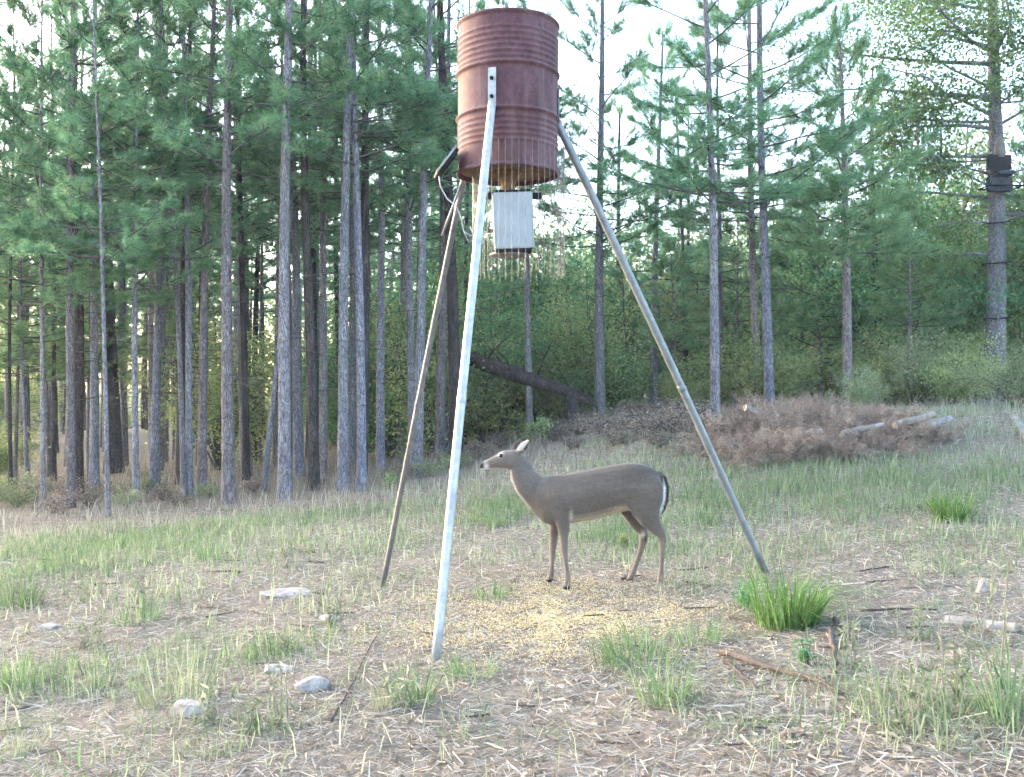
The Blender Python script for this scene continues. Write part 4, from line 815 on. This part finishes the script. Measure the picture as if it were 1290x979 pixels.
# ---------------------------------------------------------------- brush pile and logs
def deadpine(rng, n_br, L0, K):
    wood = MB(); TP = []; TD = []
    for i in range(n_br):
        az = rng.uniform(0, 6.3); d = np.array([math.cos(az), math.sin(az) * .8, rng.uniform(.05, .8)]); L_ = L0 * rng.uniform(.5, 1.1); us = np.linspace(0, 1, 5)[:, None]
        pts = np.array([rng.normal(0, .15), rng.normal(0, .1), .05]) + us * L_ * d - np.array([0, 0, .35]) * L_ * us ** 2 + rng.normal(0, .03, (5, 3)) * us; pts[:, 2] = np.maximum(pts[:, 2], .03)
        add_tube(wood, pts, np.linspace(rng.uniform(.012, .026), .005, 5), 5, False)
        for j in range(9):
            s_ = rng.uniform(.25, 1); p0 = np.array([np.interp(s_, us[:, 0], pts[:, c]) for c in range(3)]); d2 = nrm(d + rng.normal(0, .7, 3)); e = p0 + d2 * rng.uniform(.1, .3); e[2] = max(e[2], .04); add_tube(wood, [p0, e], [.005, .003], 3, False); TP.append(e); TD.append(d2)
    TP = np.array(TP); TD = np.array(TD); n = len(TP); N_ = n * K; P = np.repeat(TP, K, 0); D = np.repeat(TD, K, 0); r_ = nrm(D + rng.normal(0, .6, (N_, 3)) - [0, 0, .35]); sd_ = nrm(np.cross(r_, rng.normal(0, 1, (N_, 3)))) * .004
    b0 = P - D * rng.uniform(0, .15, N_)[:, None]; tip = b0 + r_ * rng.uniform(.08, .18, N_)[:, None]; tip[:, 2] = np.maximum(tip[:, 2], .01)
    cr = MB(); cr.add(np.stack([b0 - sd_, b0 + sd_, tip], 1).reshape(-1, 3), np.arange(N_ * 3).reshape(-1, 3), np.repeat(np.clip(np.repeat(rng.normal(.5, .2, n), K) + rng.normal(0, .12, N_), 0, 1), 3))
    return wood.mesh('dead_branches', M['log']), cr.mesh('dead_needles', M['dead_needle'], False)
DP = [deadpine(np.random.default_rng(60 + i), 15, .75, 20) for i in range(3)]
for i, (px, py, k) in enumerate([(900, 560, .75), (925, 555, .9), (950, 552, 1.0), (975, 562, .8), (1005, 556, 1.0), (1035, 548, 1.0), (1060, 545, .9), (1085, 555, .9), (1110, 548, .8), (1135, 542, .75), (950, 585, .7), (1000, 582, .65), (1040, 566, .7), (985, 538, 1.0), (1025, 530, .9), (930, 540, .9), (880, 575, .5), (1090, 540, .7), (1015, 572, .7), (1000, 580, .75), (1030, 576, .7), (1075, 572, .7), (1100, 566, .7), (1140, 562, .65), (1165, 555, .6), (1190, 556, .5), (950, 556, .8), (1055, 580, .55), (970, 575, .75), (1120, 575, .5), (915, 572, .6)]):
    put('dead_pine_bough', DP[i % 3], G(px, py), (k * .88, k * .88, k * .95), 'rust brown dead pine bough heaped on the brush pile', 'dead bough', 'dead pine boughs of the brush pile', parts=('branches', 'needles'))
def log(px0, py0, px1, py1, wpx, label, m='log', name='log', lift=0.0, cat='log', ends=True, group=None):
    a, b = G(px0, py0), G(px1, py1)
    if lift:                              # lying on the heap: same distance, raised
        D = (a[1] + b[1]) / 2; D = G((px0 + px1) / 2, max(py0, py1) + lift)[1]; a, b = at(px0, py0, D), at(px1, py1, D + .15)
    r = wpx * a[1] / F / 2; c = (a + b) / 2; l_ = np.random.default_rng(int(px0)); us = np.linspace(0, 1, 8)[:, None]
    pts = (a - c) + (b - a) * us + [0, 0, r * .7] + l_.normal(0, r * .18, (8, 3)) * [1, 1, .5]; mb = MB(); add_tube(mb, pts, r * np.linspace(1.05, .88, 8), 12, True, cap_mi=1 if ends else 0, rnd=l_.normal(0, .05, (8, 12)))
    o = link(name, mb.mesh(name, [M[m], M['cut']], False), loc=[float(q) for q in c]); tag(o, label, cat, group); return o
log(938, 517, 976, 530, 9, 'pale log slanting down at the foot of the twin pines', lift=24, m='log_grey')
log(988, 556, 1036, 547, 10, 'bark covered log with cut end facing out in the brush pile', lift=20)
log(1060, 549, 1112, 538, 8, 'long pale log end poking from the middle of the brush pile', lift=20)
log(1128, 540, 1178, 525, 10, 'pale brown log on top of the brush pile beside the grey log', lift=20)
log(1163, 542, 1197, 531, 10, 'short weathered grey log at the end of the brush pile', m='log_grey', lift=16)
log(1277, 530, 1295, 556, 9, 'grey log lying apart in the tall grass near the hardwood', m='log_grey')
log(955, 568, 1012, 567, 4, 'thin pale pole lying before the brush pile', m='log_grey', name='pole', cat='pole')
log(1192, 788, 1278, 797, 15, 'weathered grey log lying in the open litter near tall weed stalks', m='log_grey')
# ---------------------------------------------------------------- sticks, rocks, tufts
def stick(pts, wpx, label, group=None):
    P = gpx([p[0] for p in pts], [p[1] for p in pts]); c = P.mean(0); r = wpx * c[1] / F / 2; l_ = np.random.default_rng(int(pts[0][0] * 7 + pts[0][1]))
    us = np.linspace(0, 1, 12); Q = np.stack([np.interp(us, np.linspace(0, 1, len(P)), P[:, i]) for i in range(3)], -1) + l_.normal(0, r * .5, (12, 3)); Q[:, 2] = hz(Q[:, 0], Q[:, 1]) + r * 1.2 + .008
    mb = MB(); add_tube(mb, Q - c, r * np.linspace(1.1, .5, 12), 8, rnd=l_.normal(0, .08, (12, 8))); o = link('stick', mb.mesh('stick', M['stick']), loc=[float(q) for q in c]); tag(o, label, 'stick', group)
stick([(905, 828), (960, 845), (1010, 860), (1066, 882)], 9, 'long dark fallen stick lying below the big grass clump')
stick([(910, 836), (935, 856), (955, 872)], 5, 'short stick forking off beside the long dark stick')
stick([(1047, 798), (1049, 822), (1054, 856)], 8, 'pale broken stick pointing away beside the tiny seedling')
stick([(1052, 786), (1066, 808)], 6, 'short pale stick near the root of the big grass clump')
stick([(1085, 774), (1130, 771), (1180, 772)], 3.5, 'thin straight twig between the big grass clump and the grey log')
stick([(860, 770), (900, 769)], 2.5, 'fine twig lying on the corn strewn ground')
stick([(418, 912), (450, 850), (478, 800)], 2.8, 'long thin dark twig lying before the bright feeder leg')
stick([(355, 695), (362, 718)], 3, 'short dark twig among dry litter in the open')
stick([(1155, 640), (1185, 652), (1215, 655)], 4, 'short dark twig under the grass tuft by the clearing rise')
srn = random.Random(3)
for i in range(46):
    px, py = srn.uniform(20, 1270), srn.uniform(690, 965); a = srn.uniform(-.5, .5) + (math.pi if srn.random() < .5 else 0); l_ = srn.uniform(14, 46)
    stick([(px, py), (px + l_ * math.cos(a), py + l_ * .45 * math.sin(a))], srn.uniform(1.6, 3.4), 'small loose twig lying in the dry litter', 'small twigs in the litter')
import bmesh
def rock(px, py, wpx, hpx, label, seed, flat=1.0):
    b = G(px, py); k = b[1] / F; r_ = random.Random(seed); bm = bmesh.new(); bmesh.ops.create_icosphere(bm, subdivisions=3, radius=1)
    pl = [Vector((r_.gauss(0, 1), r_.gauss(0, 1), r_.gauss(0, 1))).normalized() for _ in range(15)]
    for v in bm.verts:
        for q in pl:
            dd = v.co.dot(q) - r_.uniform(.66, .68)
            if dd > 0: v.co -= q * dd
        v.co += Vector((r_.gauss(0, .022), r_.gauss(0, .022), r_.gauss(0, .022)))
        v.co = Vector((v.co.x * wpx * k / 1.3, v.co.y * wpx * k * .55, v.co.z * hpx * k / 1.2 * flat))
    me = bpy.data.meshes.new('rock'); bm.to_mesh(me); bm.free(); me.materials.append(M['rock'])
    o = link('rock', me, loc=(float(b[0]), float(b[1]), float(b[2]) + hpx * k * .06), rot=(0, r_.uniform(-.1, .1), r_.uniform(-.4, .4))); tag(o, label, 'rock')
rock(243, 900, 38, 26, 'angular pale slab of rock beside the tall weedy tuft', 1); rock(392, 868, 38, 18, 'flat grey rock with dark shadowed edge in the litter', 2); rock(352, 845, 34, 9, 'thin flat cream rock lying flush in the litter', 3)
rock(415, 782, 22, 12, 'small pinkish brown rock in the litter between the two near feeder legs', 4); rock(62, 792, 24, 10, 'small flat tan rock beside a dark stub', 5); rock(370, 748, 60, 8, 'wide low pale stone slab half buried in litter', 6)
rock(1237, 745, 12, 18, 'small upright pale stone near the grey log', 7); rock(900, 603, 14, 9, 'small pale stone in grass before the brush pile', 8)
def clump(rng, n, H, Rb, wd, m, lean=(.15, 1.0), seed_heads=0):
    az = rng.uniform(0, 6.3, n); rr = Rb * np.sqrt(rng.random(n)); P = np.stack([np.cos(az) * rr, np.sin(az) * rr, np.full(n, -.01)], -1)
    off = rng.normal(0, Rb * .5, 2); P[:, 0] += off[0] * (rr / Rb > .5); P[:, 1] += off[1] * (rr / Rb > .5)
    mb = MB(); ln = rng.uniform(*lean, n); mb.add(*blades(P, H * rng.uniform(.25, 1.1, n), rng.uniform(.7, 1.3, n) * wd, ln, rng, np.clip(rng.normal(.45, .25, n), 0, 1), az=az + rng.normal(0, .5, n)))
    return mb.mesh('grass_clump', m, False)
cr = np.random.default_rng(15)
CL = [clump(cr, 430, .40, .16, .0075, M['grass_lush'], (.1, 1.5)), clump(cr, 150, .18, .13, .0045, M['grass'], (.2, 1.4)), clump(cr, 120, .22, .09, .0045, M['grass'], (.1, 1.3)), clump(cr, 130, .17, .17, .0042, M['grass_pale'], (.2, 1.5)), clump(cr, 90, .27, .11, .004, M['grass_pale'], (.05, 1.1)),
      clump(cr, 55, .20, .16, .004, M['grass'], (.2, 1.5)), clump(cr, 40, .24, .20, .0038, M['grass_pale'], (.1, 1.5)), clump(cr, 70, .13, .22, .004, M['grass'], (.3, 1.5))]
def tuft(i, px, py, k, label, group=None):
    o = link('grass_clump', CL[i], loc=[float(q) for q in G(px, py)], rot=(0, 0, srn.uniform(0, 6.28)), scale=k if not np.isscalar(k) else float(k)); tag(o, label, 'grass clump', group); return o
tuft(0, 1003, 792, .88, 'largest bright green grass clump at the foot of the grey feeder leg')
tuft(1, 770, 838, 1.2, 'broad green grass tuft at the near edge of the corn'); tuft(1, 800, 818, 1.0, 'green grass tuft behind the broad one at the corn edge'); tuft(2, 840, 888, 1.1, 'green grass tuft between the corn edge and long fallen stick'); tuft(2, 530, 884, .9, 'yellowish grass tuft just before the bright feeder leg foot')
tuft(1, 575, 850, .75, 'low green tuft touching the bright feeder leg foot'); tuft(4, 240, 880, 1.25, 'tall thin weedy grass tuft behind the angular slab of rock'); tuft(2, 30, 765, 1.5, 'wide green grass tuft near the small flat tan rock'); tuft(1, 190, 780, 1.0, 'small green tuft in the open litter facing the dark snag')
tuft(2, 262, 706, 1.2, 'upright green tuft in front of the thick pale pine'); tuft(0, 1190, 655, .75, 'bright green tuft on the grassy rise before the grey log'); tuft(1, 630, 752, .75, 'small green tuft between the bright feeder leg and the deer forelegs'); tuft(3, 1120, 905, 1.3, 'spreading pale grass tuft before the tall weed stalks')
tuft(3, 1180, 915, 1.2, 'pale grass tuft at the base of the tall weed stalks'); tuft(1, 900, 808, .8, 'small green tuft above the fork of the long stick'); tuft(1, 350, 825, .8, 'flat spreading green weed tuft above the flat cream rock'); tuft(2, 20, 868, 1.0, 'leafy green tuft below the wide tuft near the tan rock')
tuft(2, 1275, 905, 1.6, 'tall green weedy tuft below the end of the grey log'); tuft(2, 890, 660, .9, 'green tuft between the deer tail and the grey feeder leg'); tuft(2, 620, 664, 1.0, 'lush green tuft under the raised head of the deer'); tuft(3, 120, 870, .9, 'sprawling pale tuft at the litter near the angular slab of rock'); tuft(4, 1040, 640, 1.0, 'pale upright tuft in the grass below the brush pile')
for i in range(85):
    px, py = srn.uniform(-10, 1300), 640 + 325 * srn.random() ** 1.2
    if 560 < px < 880 and 730 < py < 850: continue
    k_ = srn.uniform(.4, .95); tuft(srn.choice([3, 4, 5, 5, 6, 6, 7, 7]), px, py, (k_ * srn.uniform(.8, 1.6), k_ * srn.uniform(.8, 1.3), k_ * srn.uniform(.7, 1.1)), 'small sparse grass tuft growing through the dry litter', 'small tufts in the litter')
def weed(px, py, top, seed, label):
    b = G(px, py); h = (py - top) / F * b[1]; w_ = np.random.default_rng(seed); o = bpy.data.objects.new('tall_weed', None); C.objects.link(o); o.location = [float(q) for q in b]; tag(o, label, 'weed')
    st = MB(); lf = MB(); P = []
    for i in range(4):
        d = np.array([w_.normal(0, .12), w_.normal(0, .12), 1]); hh = h * w_.uniform(.6, 1.0); us = np.linspace(0, 1, 7)[:, None]; pts = us * hh * d + w_.normal(0, .008, (7, 3)) * us + [w_.normal(0, .03), w_.normal(0, .03), -.01]; add_tube(st, pts, np.linspace(.004, .002, 7), 5, False)
        for j in range(16): s_ = w_.uniform(.05, 1); P.append([np.interp(s_, us[:, 0], pts[:, c]) for c in range(3)] + w_.normal(0, .012, 3))
    V, Fc = leaf_quads(np.array(P), w_.uniform(.012, .03, len(P)), w_, aspect=.25); lf.add(V, Fc, np.repeat(w_.random(len(P)), 4)); link('stalks', st.mesh('stalks', M['straw']), o)['kind'] = 'stuff'; link('leaves', lf.mesh('leaves', M['grass_pale'], False), o)['kind'] = 'stuff'
weed(1208, 890, 735, 1, 'tall thin dry weed stalk standing before the grey log'); weed(1275, 870, 690, 2, 'tallest greenish weed stalk beside the end of the grey log'); weed(1232, 800, 700, 3, 'bare weed stalk behind the grey log'); weed(102, 815, 780, 4, 'dark broken stub of a weed beside the small tan rock'); weed(1160, 805, 755, 5, 'short dead weed beside the start of the grey log')

for i in range(15):
    px, py = srn.uniform(20, 1280), srn.uniform(700, 930)
    if 540 < px < 900 and 700 < py < 850: continue
    b0 = G(px, py)[1]; weed(px, py, py - srn.uniform(.15, .34) * F / b0, 50 + i, 'thin dry weed stalk standing up out of the litter')
for o in [o for o in bpy.data.objects if o.get('label') == 'thin dry weed stalk standing up out of the litter']: o['group'] = 'thin weeds in the litter'
# ---------------------------------------------------------------- far woodland mass closing the view
def far_wood():
    f_ = np.random.default_rng(8); n = 90000; ang = f_.uniform(-.62, .62, n); d = f_.uniform(52, 72, n); x = np.tan(ang) * d; y = d; px = CX + x / y * F
    top = np.where(px < 600, 8.5, np.where((px > 980) & (px < 1110), 5.5, 8.0)) + 1.6 * np.sin(x * .55) + 1.0 * np.sin(x * 1.3 + 1)
    h = f_.random(n) ** .85 * top; z = hz(x, y) + h
    V, Fc = leaf_quads(np.stack([x, y, z], -1), f_.uniform(.09, .2, n), f_); mb = MB(); mb.add(V, Fc, np.repeat(np.clip(.45 + .25 * np.sin(x * .7 + .3 * z) + f_.normal(0, .18, n), 0, 1), 4))
    o = link('far_woodland', mb.mesh('far_woodland', M['leaf_yellow'], False)); tag(o, 'hazy mass of far woodland foliage closing the view behind the trunks', None, kind='stuff')
far_wood()
def haze():
    mb = MB(); add_box(mb, (0, 36, 5.5), (150, 84, 15)); 
    m = bpy.data.materials.new('haze'); m.use_nodes = True; t = m.node_tree; t.nodes.clear(); o = t.nodes.new('ShaderNodeOutputMaterial'); v = t.nodes.new('ShaderNodeVolumePrincipled')
    v.inputs['Color'].default_value = (.93, .95, 1, 1); v.inputs['Density'].default_value = HAZE; v.inputs['Anisotropy'].default_value = .2; t.links.new(v.outputs[0], o.inputs['Volume'])
    ob = link('haze', mb.mesh('haze', m, False)); ob['kind'] = 'stuff'; ob['label'] = 'thin evening haze hanging in the air of the clearing and woods'
HAZE = 0.0009
haze()
bpy.context.view_layer.update()
print('tris', sum(len(m.loop_triangles) or sum(len(p.vertices) - 2 for p in m.polygons) for m in bpy.data.meshes if len(m.polygons) < 3000), 'objects', len(bpy.data.objects))
